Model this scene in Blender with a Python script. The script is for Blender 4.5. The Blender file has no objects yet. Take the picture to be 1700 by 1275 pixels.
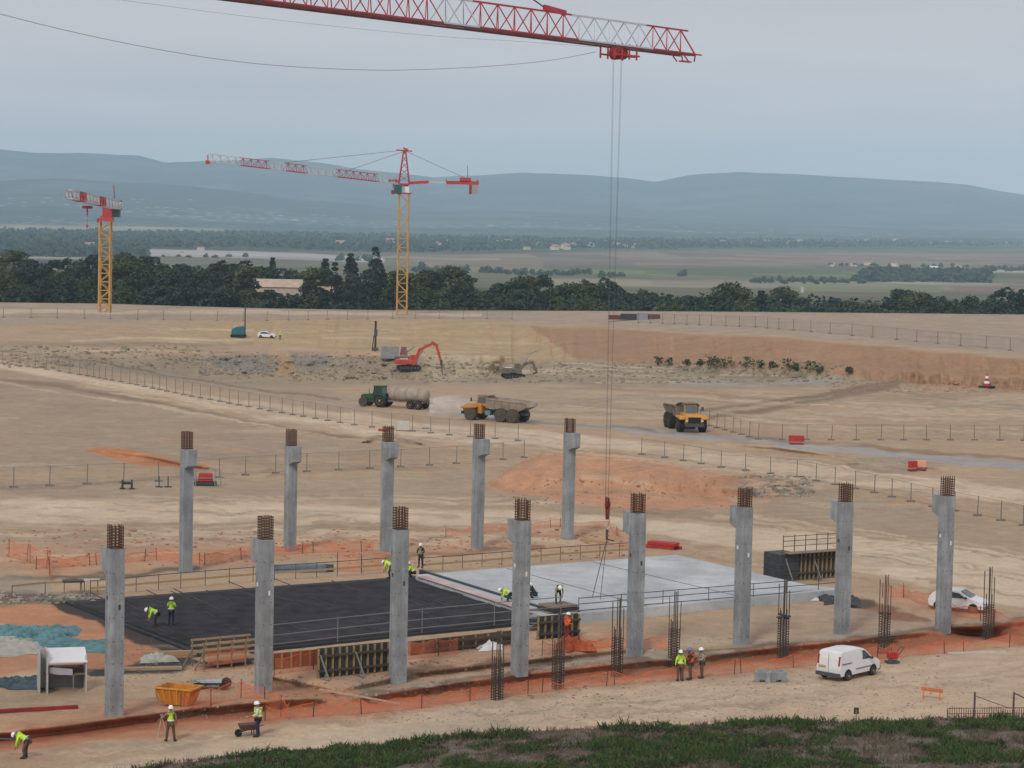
import bpy, math, random
import numpy as np
from mathutils import Vector, Matrix
rnd = random.Random(7)
C = bpy.context.scene
# ------------------------------------------------------------ camera
F_PX, YH, ROLL, H = 4000.0, 355.0, 0.021, 27.5
PITCH = (637.5 - YH) / F_PX
cp, sp, cr, sr = math.cos(PITCH), math.sin(PITCH), math.cos(ROLL), math.sin(ROLL)
cam = bpy.data.cameras.new('camera'); cam.lens = 36 * F_PX / 1700; cam.sensor_width = 36
cam.clip_start = 0.5; cam.clip_end = 90000
co = bpy.data.objects.new('camera', cam); C.collection.objects.link(co); C.camera = co
fw = Vector((0, cp, -sp)); R0 = Vector((1, 0, 0)); U0 = Vector((0, sp, cp))
right = cr * R0 + sr * U0; up = -sr * R0 + cr * U0
m = Matrix((right, up, -fw)).transposed().to_4x4(); m.translation = (0, 0, H); co.matrix_world = m
# ------------------------------------------------------------ sky and light
w = bpy.data.worlds.new('World'); C.world = w; w.use_nodes = True
nt = w.node_tree; nt.nodes.clear(); N = nt.nodes.new; L = nt.links.new
out = N('ShaderNodeOutputWorld'); bg = N('ShaderNodeBackground'); L(bg.outputs[0], out.inputs[0])
sky = N('ShaderNodeTexSky'); sky.sky_type = 'NISHITA'; sky.sun_disc = False
sky.sun_elevation = math.radians(42); sky.sun_rotation = math.radians(200); sky.air_density = 1.4; sky.dust_density = 3
# overcast deck: soft grey-blue cloud layer mixed over the clear sky
tc = N('ShaderNodeTexCoord'); mp = N('ShaderNodeMapping'); mp.inputs['Scale'].default_value = (1.6, 1.6, 16)
L(tc.outputs['Generated'], mp.inputs[0])
no = N('ShaderNodeTexNoise'); no.inputs['Scale'].default_value = 2.4; no.inputs['Detail'].default_value = 6; L(mp.outputs[0], no.inputs[0])
ramp = N('ShaderNodeValToRGB'); ramp.color_ramp.elements[0].position = .3; ramp.color_ramp.elements[1].position = .72
ramp.color_ramp.elements[0].color = (5.6, 5.35, 5.7, 1); ramp.color_ramp.elements[1].color = (6.9, 6.5, 6.8, 1)
L(no.outputs[0], ramp.inputs[0])
mx = N('ShaderNodeMix'); mx.data_type = 'RGBA'; mx.inputs[0].default_value = .93
L(sky.outputs[0], mx.inputs[6]); L(ramp.outputs[0], mx.inputs[7]); L(mx.outputs[2], bg.inputs[0])
bg.inputs[1].default_value = 0.1
sl = bpy.data.lights.new('sun', 'SUN'); sl.energy = 1.5; sl.angle = math.radians(10); sl.color = (1, .95, .88)
so = bpy.data.objects.new('sun', sl); C.collection.objects.link(so)
el, az = math.radians(42), math.radians(200)
sd = Vector((math.sin(az) * math.cos(el), math.cos(az) * math.cos(el), math.sin(el)))
so.rotation_euler = sd.to_track_quat('Z', 'Y').to_euler()
C.view_settings.view_transform = 'Standard'; C.view_settings.look = 'None'
C.view_settings.exposure = 0.06; C.view_settings.gamma = 1
C.cycles.volume_bounces = 3; C.cycles.max_bounces = 5; C.cycles.transparent_max_bounces = 24
# ------------------------------------------------------------ projection helpers
def Pn(x, y, z=0.0):
    x = np.asarray(x, float); y = np.asarray(y, float)
    u = x - 850; v = y - 637.5
    u2 = u * cr + v * sr; v2 = -u * sr + v * cr
    dx = u2; dy = F_PX * cp - v2 * sp; dz = -(F_PX * sp + v2 * cp)
    t = (z - H) / dz
    return dx * t, dy * t
def Qn(X, Y, Z):          # world -> photo pixels
    X = np.asarray(X, float); Y = np.asarray(Y, float); Z = np.asarray(Z, float) - H
    u2 = X; dep = Y * cp - Z * sp; v2 = -(Y * sp + Z * cp)
    u2 = u2 / dep * F_PX; v2 = v2 / dep * F_PX
    return 850 + u2 * cr - v2 * sr, 637.5 + u2 * sr + v2 * cr
def at_dist(x, y, Y):     # world point seen at photo pixel (x, y) at distance Y
    u = x - 850; v = y - 637.5
    u2 = u * cr + v * sr; v2 = -u * sr + v * cr
    dx = u2; dy = F_PX * cp - v2 * sp; dz = -(F_PX * sp + v2 * cp)
    return Vector((dx * Y / dy, Y, H + dz * Y / dy))
_rs = np.random.RandomState(3); _tab = _rs.rand(256, 256)
def vn(x, y):
    xi = np.floor(x).astype(int); yi = np.floor(y).astype(int); fx = x - xi; fy = y - yi
    fx = fx * fx * (3 - 2 * fx); fy = fy * fy * (3 - 2 * fy)
    a = _tab[xi & 255, yi & 255]; b = _tab[(xi + 1) & 255, yi & 255]; c = _tab[xi & 255, (yi + 1) & 255]; d = _tab[(xi + 1) & 255, (yi + 1) & 255]
    return (a * (1 - fx) + b * fx) * (1 - fy) + (c * (1 - fx) + d * fx) * fy
def fbm(x, y, o=4):
    s = 0; a = .5
    for i in range(o):
        s = s + a * (vn(x + 17.3 * i, y + 9.1 * i) - .5) * 2; x = x * 2.03; y = y * 2.03; a *= .5
    return s
def ss(a, b, x):
    t = np.clip((x - a) / (b - a), 0, 1); return t * t * (3 - 2 * t)
def dpoly(x, y, pts):     # signed distance to polygon (neg inside)
    d = np.full(x.shape, 1e9); ins = np.zeros(x.shape, bool); n = len(pts)
    for i in range(n):
        x1, y1 = pts[i]; x2, y2 = pts[(i + 1) % n]
        d = np.minimum(d, dseg(x, y, x1, y1, x2, y2))
        if y1 != y2:
            c = ((y1 > y) != (y2 > y)) & (x < (x2 - x1) * (y - y1) / (y2 - y1) + x1); ins ^= c
    return np.where(ins, -d, d)
def dseg(x, y, x1, y1, x2, y2):
    dx, dy = x2 - x1, y2 - y1; t = np.clip(((x - x1) * dx + (y - y1) * dy) / (dx * dx + dy * dy + 1e-9), 0, 1)
    return np.hypot(x - x1 - t * dx, y - y1 - t * dy)
def dline(x, y, pts):
    d = np.full(x.shape, 1e9)
    for (a, b), (c, e) in zip(pts[:-1], pts[1:]): d = np.minimum(d, dseg(x, y, a, b, c, e))
    return d
# ------------------------------------------------------------ ground relief, given along the lines one sees
def ip(x, t): t = np.array(t, float); return np.interp(x, t[:, 0], t[:, 1])
T0 = [(0, 545), (300, 540), (430, 533), (600, 527), (820, 535), (900, 543), (1000, 547), (1300, 563), (1700, 596), (2400, 640)]
T1 = [(0, 560), (430, 575), (700, 583), (820, 580), (1000, 582), (1300, 598), (1700, 622), (2400, 660)]
T1B = [(0, 575), (430, 586), (700, 592), (820, 590), (1000, 590), (1300, 604), (1700, 628), (2400, 664)]
T2 = [(0, 600), (350, 625), (500, 632), (700, 632), (820, 622), (1000, 612), (1200, 622), (1400, 632), (1480, 634), (1700, 648), (2400, 680)]
MC = [(780, 812), (815, 800), (860, 772), (900, 756), (960, 751), (1010, 752), (1100, 765), (1200, 792), (1260, 815)]
MB_ = [(780, 814), (830, 812), (900, 830), (1000, 842), (1100, 847), (1200, 838), (1260, 826)]
RIMS = [([(140, 748), (175, 745), (240, 752), (300, 766), (360, 778)], [(140, 750), (200, 760), (260, 768), (300, 776), (360, 781)], .65),
        ([(600, 734), (625, 724), (650, 719), (680, 725), (705, 738)], [(600, 734), (630, 740), (660, 742), (705, 739)], .8),
        ([(1262, 806), (1290, 796), (1320, 798), (1350, 812)], [(1262, 824), (1290, 828), (1320, 828), (1350, 822)], 1.0),
        ([(1400, 768), (1450, 762), (1500, 760), (1560, 778)], [(1400, 772), (1460, 782), (1510, 786), (1560, 781)], .8),
        ([(1190, 735), (1280, 739), (1380, 752), (1430, 760)], [(1190, 742), (1290, 750), (1380, 762), (1430, 764)], .6)]
TRENCH = [(-60, 1238), (0, 1232), (60, 1226), (150, 1214), (330, 1190), (480, 1176), (600, 1170), (640, 1166), (800, 1142), (1000, 1118), (1130, 1108), (1300, 1088), (1480, 1070), (1700, 1046), (1900, 1022)]
TRENCH2 = [(1410, 1000), (1480, 1018), (1560, 1044), (1640, 1056), (1720, 1066)]
TRENCH3 = [(440, 1130), (560, 1155), (700, 1125), (900, 1102), (1060, 1085)]
def zpx(x, y):
    x = np.asarray(x, float); y = np.asarray(y, float)
    amp = ss(60, 380, x); lt = 1 - ss(820, 960, x)
    up = 4.2 * ss(860, 1350, x); z2 = -(7 * lt + 1.6 * (1 - lt) * (1 - ss(1150, 1480, x))) * amp; z1 = np.where(x < 850, -3 * amp, up + (z2 - up) * .55)
    y0, y1, y1b, y2 = ip(x, T0), ip(x, T1), ip(x, T1B), ip(x, T2); y3 = y2 + 20 + 22 * ss(700, 1000, x)
    z = np.where(y < y0, up, np.where(y < y1, up + (z1 - up) * (y - y0) / (y1 - y0), np.where(y < y1b, z1, np.where(y < y2, z1 + (z2 - z1) * (y - y1b) / (y2 - y1b), z2 * (1 - ss(y2, y3, y))))))
    c, b = ip(x, MC), ip(x, MB_)
    z = np.where((x > 780) & (x < 1260) & (y >= c), z + 3.1 * np.minimum(1, (b - c) / 85) * (1 - ss(0, 1, (y - c) / np.maximum(b - c, 1))), z)
    for cc, bb, hh in RIMS:
        c, b = ip(x, cc), ip(x, bb); mm = (x > cc[0][0]) & (x < cc[-1][0]) & (y >= c)
        k = np.sin(np.clip((x - cc[0][0]) / (cc[-1][0] - cc[0][0]), 0, 1) * np.pi) ** .5
        z = np.where(mm, z + hh * k * (1 - ss(0, 1, (y - c) / np.maximum(b - c, 1))), z)
    z = z - .45 * np.exp(-(dline(x, y + 5 * fbm(x / 30, y * 0, 3), TRENCH) / 13) ** 2)
    z = z + .25 * np.exp(-(dline(x, y + 17, TRENCH) / 8) ** 2)
    z = z - .4 * np.exp(-(dline(x, y, TRENCH2) / 10) ** 2) - .5 * np.exp(-(dline(x, y, TRENCH3) / 8) ** 2)
    # rocky bank and broken floor of the pit
    rk = ss(300, 380, x) * (1 - ss(640, 700, x)) * ss(582, 592, y) * (1 - ss(628, 634, y))
    rk2 = ss(700, 760, x) * (1 - ss(900, 1020, x)) * ss(590, 600, y) * (1 - ss(630, 640, y)) * .35
    z = z + (rk * .22 + rk2 * .18) * fbm(x / 9, y / 4.5, 3)
    gul = ss(0, 6, y - y0) * (1 - ss(0, 8, y - y2)) * (x > 800)
    z = z + gul * .22 * fbm(x / 14, y / 40, 3)
    return z
def relief(X, Y):
    return .10 * fbm(X / 7, Y / 7, 4) + .10 * fbm(X / 40, Y / 25, 2) + .03 * fbm(X / .9, Y / 1.6, 2)
def zfull(x, y):
    z = zpx(x, y); X, Y = Pn(x, y, z); return z + relief(X, Y)
def G(x, y, dz=0.0):
    xx = np.array([float(x)]); yy = np.array([float(y)]); z = zfull(xx, yy); X, Y = Pn(xx, yy, z)
    return Vector((X[0], Y[0], z[0] + dz))
# ------------------------------------------------------------ soil colours (real soils: sand, clay, rock, haul road)
SA = (.40, .295, .195); LT = (.56, .45, .32); GB = (.325, .257, .182); OR = (.44, .215, .115); OL = (.42, .265, .165)
DO = (.30, .115, .06); DK = (.028, .028, .03); RK = (.21, .205, .19); RG = (.33, .325, .315); PW = (.32, .20, .122); YE = (.40, .30, .17); BR = (.235, .165, .105); RD = (.07, .06, .055)
PAINT = [
 ('p', [(-900, 612), (60, 615), (330, 690), (560, 735), (700, 752), (330, 765), (0, 785), (-900, 830)], GB, 6, .75),
 ('p', [(-900, 500), (2600, 512), (2600, 560), (1700, 590), (1300, 557), (900, 538), (600, 524), (0, 540), (-900, 540)], (.34, .28, .215), 3, .8),
 ('p', [(-200, 512), (400, 514), (800, 521), (800, 525), (400, 521), (-200, 520)], LT, 1.5, .8),
 ('p', [(430, 533), (820, 533), (1000, 545), (980, 600), (700, 588), (430, 575), (250, 560), (330, 540)], YE, 5, .75),
 ('p', [(880, 543), (1000, 546), (1300, 562), (1700, 596), (2400, 640), (2400, 690), (1700, 650), (1480, 636), (1300, 614), (1080, 604), (960, 598)], PW, 3, .95),
 ('p', [(700, 598), (1000, 600), (1300, 615), (1500, 634), (1300, 645), (900, 640), (700, 636)], (.27, .235, .17), 5, .8),
 ('p', [(0, 596), (330, 592), (700, 592), (720, 640), (400, 642), (100, 610)], (.28, .235, .165), 5, .7),
 ('p', [(335, 592), (440, 586), (470, 600), (440, 622), (380, 618)], RK, 4, .8),
 ('p', [(485, 588), (545, 585), (560, 600), (530, 615), (490, 606)], RK, 4, .8), ('p', [(560, 600), (640, 598), (690, 615), (640, 630), (560, 628)], (.29, .25, .19), 4, .7), ('p', [(440, 592), (484, 590), (480, 622), (446, 620)], (.38, .24, .13), 3, .7),
 ('l', [(1110, 636), (1260, 638), (1390, 630)], (.33, .33, .31), 4, .6),
 ('l', [(950, 618), (1060, 612), (1220, 620)], (.23, .18, .125), 1.4, .5),
 ('l', [(0, 572), (200, 572), (420, 570)], (.24, .19, .13), 3, .5),
 ('p', [(700, 588), (830, 590), (820, 625), (720, 636)], (.42, .36, .24), 5, .7),
 ('p', [(900, 640), (1170, 660), (1170, 690), (800, 690), (720, 660)], (.37, .305, .215), 5, .6),
 ('p', [(-600, 570), (0, 583), (200, 618), (600, 690), (620, 660), (300, 612), (60, 575), (0, 566)], (.31, .26, .20), 3, .5),
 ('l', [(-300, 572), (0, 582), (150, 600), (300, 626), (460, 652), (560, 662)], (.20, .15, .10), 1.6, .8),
 ('p', [(-400, 598), (0, 612), (300, 663), (600, 722), (820, 738), (1000, 742), (1300, 790), (1700, 838), (1700, 812), (1300, 762), (900, 715), (700, 702), (400, 664), (0, 600)], LT, 3, .92),
 ('l', [(-100, 622), (100, 640), (330, 683), (470, 712), (600, 728)], (.22, .16, .11), 3, .8),
 ('p', [(700, 684), (850, 700), (1000, 712), (1200, 733), (1450, 756), (1700, 782), (2300, 850), (2300, 830), (1700, 768), (1450, 744), (1200, 720), (1000, 704), (850, 693), (720, 682)], RG, 2, .9),
 ('l', [(1240, 728), (1400, 738), (1560, 752), (1700, 762)], BR, 3, .8),
 ('l', [(860, 700), (960, 704), (1060, 712), (1160, 722)], BR, 2, .6),
 ('l', [(1100, 690), (1200, 676), (1330, 660), (1480, 634)], (.26, .20, .14), 2.2, .7), ('l', [(1110, 700), (1230, 684), (1360, 664), (1500, 634)], (.26, .20, .14), 1.8, .7),
 ('l', [(1440, 645), (1560, 660), (1700, 672), (1900, 690)], (.25, .20, .15), 2, .6),
 ('l', [(1170, 715), (1210, 728), (1240, 735)], (.27, .22, .16), 5, .6),
 ('p', [(140, 748), (175, 744), (250, 752), (310, 768), (360, 778), (330, 783), (250, 772), (190, 762)], (.46, .20, .09), 2, .95),
 ('p', [(600, 735), (630, 722), (655, 719), (705, 738), (660, 743)], (.26, .21, .15), 2, .9),
 ('p', [(790, 812), (820, 796), (860, 771), (900, 755), (960, 750), (1010, 752), (1100, 765), (1200, 790), (1260, 815), (1240, 838), (1100, 848), (1000, 843), (900, 829), (830, 815)], (.45, .25, .15), 3, .95),
 ('p', [(1180, 795), (1240, 786), (1300, 792), (1350, 815), (1300, 828), (1200, 830)], (.40, .22, .13), 3, .85),
 ('p', [(1390, 768), (1450, 760), (1510, 760), (1560, 780), (1500, 786), (1430, 778)], (.29, .25, .19), 3, .7),
 ('p', [(-400, 832), (0, 828), (400, 834), (700, 845), (1000, 855), (1400, 886), (1700, 925), (2200, 1000), (2200, 1090), (1700, 1010), (1400, 940), (1200, 905), (1000, 875), (700, 868), (300, 865), (-400, 868)], (.55, .45, .325), 4, .9),
 ('p', [(-400, 800), (0, 800), (500, 798), (800, 780), (820, 812), (1000, 848), (600, 838), (0, 824), (-400, 826)], (.33, .27, .195), 4, .6),
 ('p', [(1340, 800), (1700, 880), (1700, 930), (1400, 880), (1250, 850)], (.32, .255, .18), 8, .7),
 ('p', [(-400, 872), (0, 870), (300, 868), (700, 872), (820, 872), (300, 892), (0, 900), (-400, 905)], (.33, .27, .19), 6, .5),
 ('p', [(-400, 905), (0, 905), (300, 900), (500, 885), (700, 876), (870, 870), (1000, 878), (1060, 892), (1060, 912), (700, 920), (480, 928), (300, 948), (80, 965), (0, 930), (-400, 935)], OL, 7, .85),
 ('l', [(100, 935), (300, 925), (500, 905), (660, 890)], OR, 7, .75),
 ('l', [(740, 905), (880, 885), (1050, 905)], OR, 6, .7),
 ('l', [(0, 960), (100, 962), (230, 952), (330, 945)], (.11, .095, .07), 4, .8),
 ('l', [(640, 925), (760, 918), (900, 905)], (.18, .10, .06), 4, .7),
 ('p', [(-300, 955), (0, 958), (90, 962), (80, 985), (0, 992), (-300, 985)], (.30, .265, .21), 4, .8),
 ('p', [(-300, 985), (0, 985), (120, 985), (180, 985), (110, 1003), (0, 1006), (-300, 1000)], (.10, .095, .08), 4, .8),
 ('p', [(-400, 1004), (0, 1004), (90, 1004), (130, 1010), (210, 1050), (330, 1092), (420, 1075), (470, 1085), (430, 1120), (300, 1108), (150, 1115), (0, 1122), (-400, 1130)], OR, 5, .9),
 ('p', [(-200, 1035), (0, 1030), (70, 1040), (160, 1075), (100, 1090), (0, 1082), (-200, 1080)], (.37, .37, .33), 4, .85),
 ('p', [(80, 998), (115, 994), (335, 1084), (325, 1094), (225, 1062), (120, 1018)], (.05, .045, .045), 3, .95),
 ('p', [(0, 1128), (60, 1128), (0, 1146)], DK, 3, .9),
 ('p', [(140, 1110), (300, 1092), (420, 1080), (420, 1100), (300, 1112), (150, 1126)], (.04, .045, .05), 2, .95),
 ('p', [(0, 1150), (200, 1130), (430, 1105), (430, 1150), (250, 1165), (0, 1175)], SA, 4, .7),
 ('p', [(-300, 1185), (0, 1178), (200, 1165), (400, 1165), (400, 1185), (100, 1205), (-300, 1215)], OL, 6, .8),
 ('p', [(440, 1100), (900, 1050), (1050, 1045), (1060, 1085), (800, 1112), (560, 1150), (460, 1165)], (.43, .27, .17), 6, .85),
 ('p', [(480, 1095), (640, 1080), (640, 1128), (520, 1125)], (.45, .24, .145), 4, .6),
 ('p', [(560, 1132), (640, 1130), (900, 1100), (1060, 1085), (1200, 1075), (1200, 1086), (1000, 1100), (800, 1125), (620, 1152)], (.30, .255, .195), 4, .8),
 ('l', [(450, 1130), (520, 1165), (590, 1172)], (.26, .13, .075), 9, .85),
 ('l', [(640, 1118), (760, 1108), (860, 1098), (940, 1100)], (.13, .085, .055), 6, .8),
 ('l', [(560, 1120), (660, 1112)], (.20, .15, .10), 5, .6),
 ('p', [(930, 1060), (1060, 1040), (1390, 1000), (1520, 1035), (1400, 1055), (1200, 1082), (1060, 1080)], (.37, .275, .19), 5, .85),
 ('l', [(960, 1065), (1000, 1068)], (.45, .17, .08), 8, .9),
 ('p', [(1050, 1040), (1100, 1060), (1060, 1080), (1000, 1065)], OL, 5, .7),
 ('p', [(1470, 985), (1560, 990), (1640, 1020), (1760, 1050), (1760, 1075), (1560, 1030), (1470, 1005)], OL, 5, .9),
 ('l', TRENCH2, (.22, .11, .07), 6, .85),
 ('l', [(1400, 1000), (1440, 1005)], (.08, .07, .06), 7, .8),
 ('p', [(-400, 1330), (0, 1290), (300, 1245), (560, 1205), (800, 1165), (1130, 1135), (1400, 1105), (1700, 1072), (2200, 1020), (2200, 1300), (-400, 1500)], (.48, .372, .26), 5, .85),
 ('p', [(150, 1275), (400, 1240), (700, 1205), (900, 1195), (900, 1230), (400, 1275)], (.40, .36, .28), 6, .5),
 ('l', [(x, y - 4) for x, y in TRENCH[:9]], (.43, .20, .115), 24, .75), ('l', TRENCH, (.40, .165, .085), 17, .85), ('l', TRENCH, DO, 9, .9), ('p', [(410, 1140), (560, 1160), (760, 1140), (780, 1165), (600, 1192), (440, 1195)], (.43, .20, .11), 6, .7), ('l', [(x, y - 18) for x, y in TRENCH[6:]], (.16, .12, .09), 4, .8),
 ('l', [(x, y - 24) for x, y in TRENCH[6:]], (.33, .29, .23), 3, .7),
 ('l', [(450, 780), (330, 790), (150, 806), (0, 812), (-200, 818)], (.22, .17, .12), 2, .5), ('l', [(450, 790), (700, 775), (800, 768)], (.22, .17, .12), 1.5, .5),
]
for k in range(70):       # erosion and bucket marks down the orange slope and the yellow pit wall
    x0 = rnd.uniform(860, 1760) if k < 46 else rnd.uniform(440, 900); ya, yb_ = float(np.interp(x0, *zip(*T0))), float(np.interp(x0, *zip(*(T2 if x0 > 900 else T1)))); a = rnd.uniform(0, .4); b = rnd.uniform(.6, 1); dx = rnd.uniform(-14, 14)
    PAINT.append(('l', [(x0, ya + (yb_ - ya) * a), (x0 + dx * .5, ya + (yb_ - ya) * (a + b) / 2), (x0 + dx, ya + (yb_ - ya) * b)], rnd.choice([(.27, .14, .075), (.46, .27, .155), (.30, .17, .10)] if k < 46 else [(.30, .22, .12), (.47, .34, .20), (.42, .24, .13)]), rnd.uniform(.6, 2.2), rnd.uniform(.25, .6)))
for k in range(150):      # irregular patches: dried puddles, spilled clay, swept stone
    y0 = rnd.choice([rnd.uniform(640, 860), rnd.uniform(860, 960), rnd.uniform(1050, 1275)]); x0 = rnd.uniform(-50, 1750); ln = rnd.uniform(15, 110); hh = ln * rnd.uniform(.03, .09); n_ = 9
    pts = [(x0 + ln * math.cos(t * 2 * math.pi / n_) * rnd.uniform(.6, 1.2), y0 + hh * math.sin(t * 2 * math.pi / n_) * rnd.uniform(.5, 1.4) + .012 * (x0 - 850) * 0) for t in range(n_)]
    PAINT.append(('p', pts, rnd.choice([(.50, .40, .28), (.27, .21, .15), (.44, .26, .16), (.31, .27, .21), (.55, .45, .33)]), rnd.uniform(2, 5), rnd.uniform(.2, .5)))
for k in range(60):       # tyre tracks worn over the platform and roads
    x0 = rnd.uniform(-100, 1400); y0 = rnd.choice([rnd.uniform(838, 900), rnd.uniform(1180, 1210), rnd.uniform(640, 690), rnd.uniform(745, 835)])
    if 640 < y0 < 700: x0 = rnd.uniform(900, 1600)
    sl_ = rnd.uniform(-.06, .07) if y0 < 1000 else rnd.uniform(-.12, -.07); ln = rnd.uniform(150, 420)
    pts = [(x0 + ln * t / 5, y0 + sl_ * ln * t / 5 + 5 * math.sin(t * .8 + k)) for t in range(6)]
    cc = rnd.choice([(.26, .205, .145), (.27, .215, .155), (.47, .40, .30)])
    PAINT.append(('l', pts, cc, rnd.uniform(.8, 1.6), .45)); PAINT.append(('l', [(a + 6, b + 4) for a, b in pts], cc, rnd.uniform(.8, 1.6), .45))
def streaks(mid, n, lo, hi, cols, w0=.7, w1=2.2, st=(.25, .65), l0=120, l1=600, grow=None):
    for k in range(n):
        dy = rnd.uniform(lo, hi); x0 = rnd.uniform(mid[0][0], mid[-1][0] - 60); x1 = min(mid[-1][0], x0 + rnd.uniform(l0, l1)); ph = rnd.uniform(0, 6)
        pts = []
        for i in range(8):
            x = x0 + (x1 - x0) * i / 7; y = float(np.interp(x, *zip(*mid))); pts.append((x, y + dy * (1 + (grow or 0) * (x - mid[0][0]) / (mid[-1][0] - mid[0][0])) + 1.6 * math.sin(x / 70 + ph)))
        PAINT.append(('l', pts, rnd.choice(cols), rnd.uniform(w0, w1), rnd.uniform(*st)))
DKS = [(.27, .205, .135), (.31, .24, .165), (.25, .185, .12)]; LTS = [(.58, .47, .33), (.55, .44, .305), (.50, .405, .285), (.60, .49, .35)]
streaks([(-60, 850), (700, 856), (1000, 868), (1400, 915), (1760, 975)], 70, -26, 34, DKS + LTS, grow=.9)
streaks([(-60, 1270), (400, 1222), (800, 1178), (1200, 1150), (1760, 1085)], 50, -8, 60, DKS[:2] + LTS, .6, 1.8, (.2, .45))
streaks([(-60, 600), (300, 655), (600, 712), (900, 735), (1300, 775), (1760, 835)], 46, -16, 26, DKS + LTS, .6, 1.6)
streaks([(1100, 694), (1230, 676), (1360, 656), (1490, 634)], 16, -5, 12, [(.21, .155, .10), (.24, .18, .12)], 1.0, 2.4, (.6, .9), 160, 380)
streaks([(-60, 910), (150, 905), (420, 895), (560, 885)], 34, -34, 22, DKS[:2] + LTS + [(.47, .28, .16)], .6, 1.8, (.3, .7), 50, 260)
streaks([(840, 660), (1100, 668), (1400, 690), (1760, 700)], 34, -26, 30, DKS + LTS, .5, 1.5, (.25, .5))
streaks([(-60, 690), (300, 735), (560, 752)], 26, -60, 22, [(.30, .235, .165), (.36, .29, .21)], .8, 2.4, (.2, .45), 80, 400)
streaks([(20, 560), (200, 552), (420, 556)], 18, -14, 36, DKS + LTS, .5, 1.4, (.3, .6), 60, 260)
streaks([(440, 560), (700, 556), (900, 562)], 20, -20, 36, DKS[:2] + LTS + [(.42, .26, .14)], .5, 1.6, (.25, .55), 60, 260)
streaks([(700, 622), (900, 618), (1300, 628)], 26, -14, 14, DKS + LTS + [(.24, .25, .19)], .5, 1.4, (.3, .7), 50, 260)
streaks([(450, 1135), (700, 1112), (1050, 1075), (1400, 1035)], 40, -34, 22, DKS[:2] + [(.46, .24, .14), (.38, .31, .235)], .7, 2.0, (.25, .6), 40, 220)
def colpx(x, y, base=SA, paint=PAINT):
    sc = np.clip((y - 360) / 600, .15, 1.4)
    xn = x + sc * 22 * fbm(x / 40 / 1, y / 9, 3); yn = y + sc * 9 * fbm(x / 55 + 40, y / 12 + 7, 3)
    col = np.empty(x.shape + (3,)); col[:] = base
    for kind, pts, c, wd, st in paint:
        pa = np.array(pts); mg = wd * 3 + 30
        sel = (x > pa[:, 0].min() - mg) & (x < pa[:, 0].max() + mg) & (y > pa[:, 1].min() - mg) & (y < pa[:, 1].max() + mg)
        if not sel.any(): continue
        xs, ys = xn[sel], yn[sel]
        a = (1 - ss(-wd, wd, dpoly(xs, ys, pts))) if kind == 'p' else (1 - ss(wd * .5, wd * 1.5, dline(xs, ys, pts)))
        a = (a * st)[:, None]; col[sel] = col[sel] * (1 - a) + np.array(c) * a
    return col
# ------------------------------------------------------------ materials
MATS = {}
def M(name, col, rough=.8, var=.18, scale=1.5, metal=0.0, bump=0.0, detail=4, alpha=None, stretch=None, spec=.3):
    if name in MATS: return MATS[name]
    mt = bpy.data.materials.new(name); mt.use_nodes = True; n = mt.node_tree; b = n.nodes['Principled BSDF']
    b.inputs['Roughness'].default_value = rough; b.inputs['Metallic'].default_value = metal; b.inputs['Specular IOR Level'].default_value = spec
    t = n.nodes.new('ShaderNodeTexCoord'); no = n.nodes.new('ShaderNodeTexNoise'); no.inputs['Scale'].default_value = scale; no.inputs['Detail'].default_value = detail
    if stretch:
        mp = n.nodes.new('ShaderNodeMapping'); mp.inputs['Scale'].default_value = stretch; n.links.new(t.outputs['Object'], mp.inputs[0]); n.links.new(mp.outputs[0], no.inputs[0])
    else: n.links.new(t.outputs['Object'], no.inputs[0])
    r = n.nodes.new('ShaderNodeValToRGB'); r.color_ramp.elements[0].position = .28; r.color_ramp.elements[1].position = .72
    r.color_ramp.elements[0].color = tuple(c * (1 - var) for c in col) + (1,); r.color_ramp.elements[1].color = tuple(min(1, c * (1 + var)) for c in col) + (1,)
    n.links.new(no.outputs[0], r.inputs[0]); n.links.new(r.outputs[0], b.inputs['Base Color'])
    if bump:
        bp = n.nodes.new('ShaderNodeBump'); bp.inputs['Strength'].default_value = bump; bp.inputs['Distance'].default_value = .1
        n.links.new(no.outputs[0], bp.inputs['Height']); n.links.new(bp.outputs[0], b.inputs['Normal'])
    if alpha is not None: b.inputs['Alpha'].default_value = alpha
    MATS[name] = mt; return mt
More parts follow.
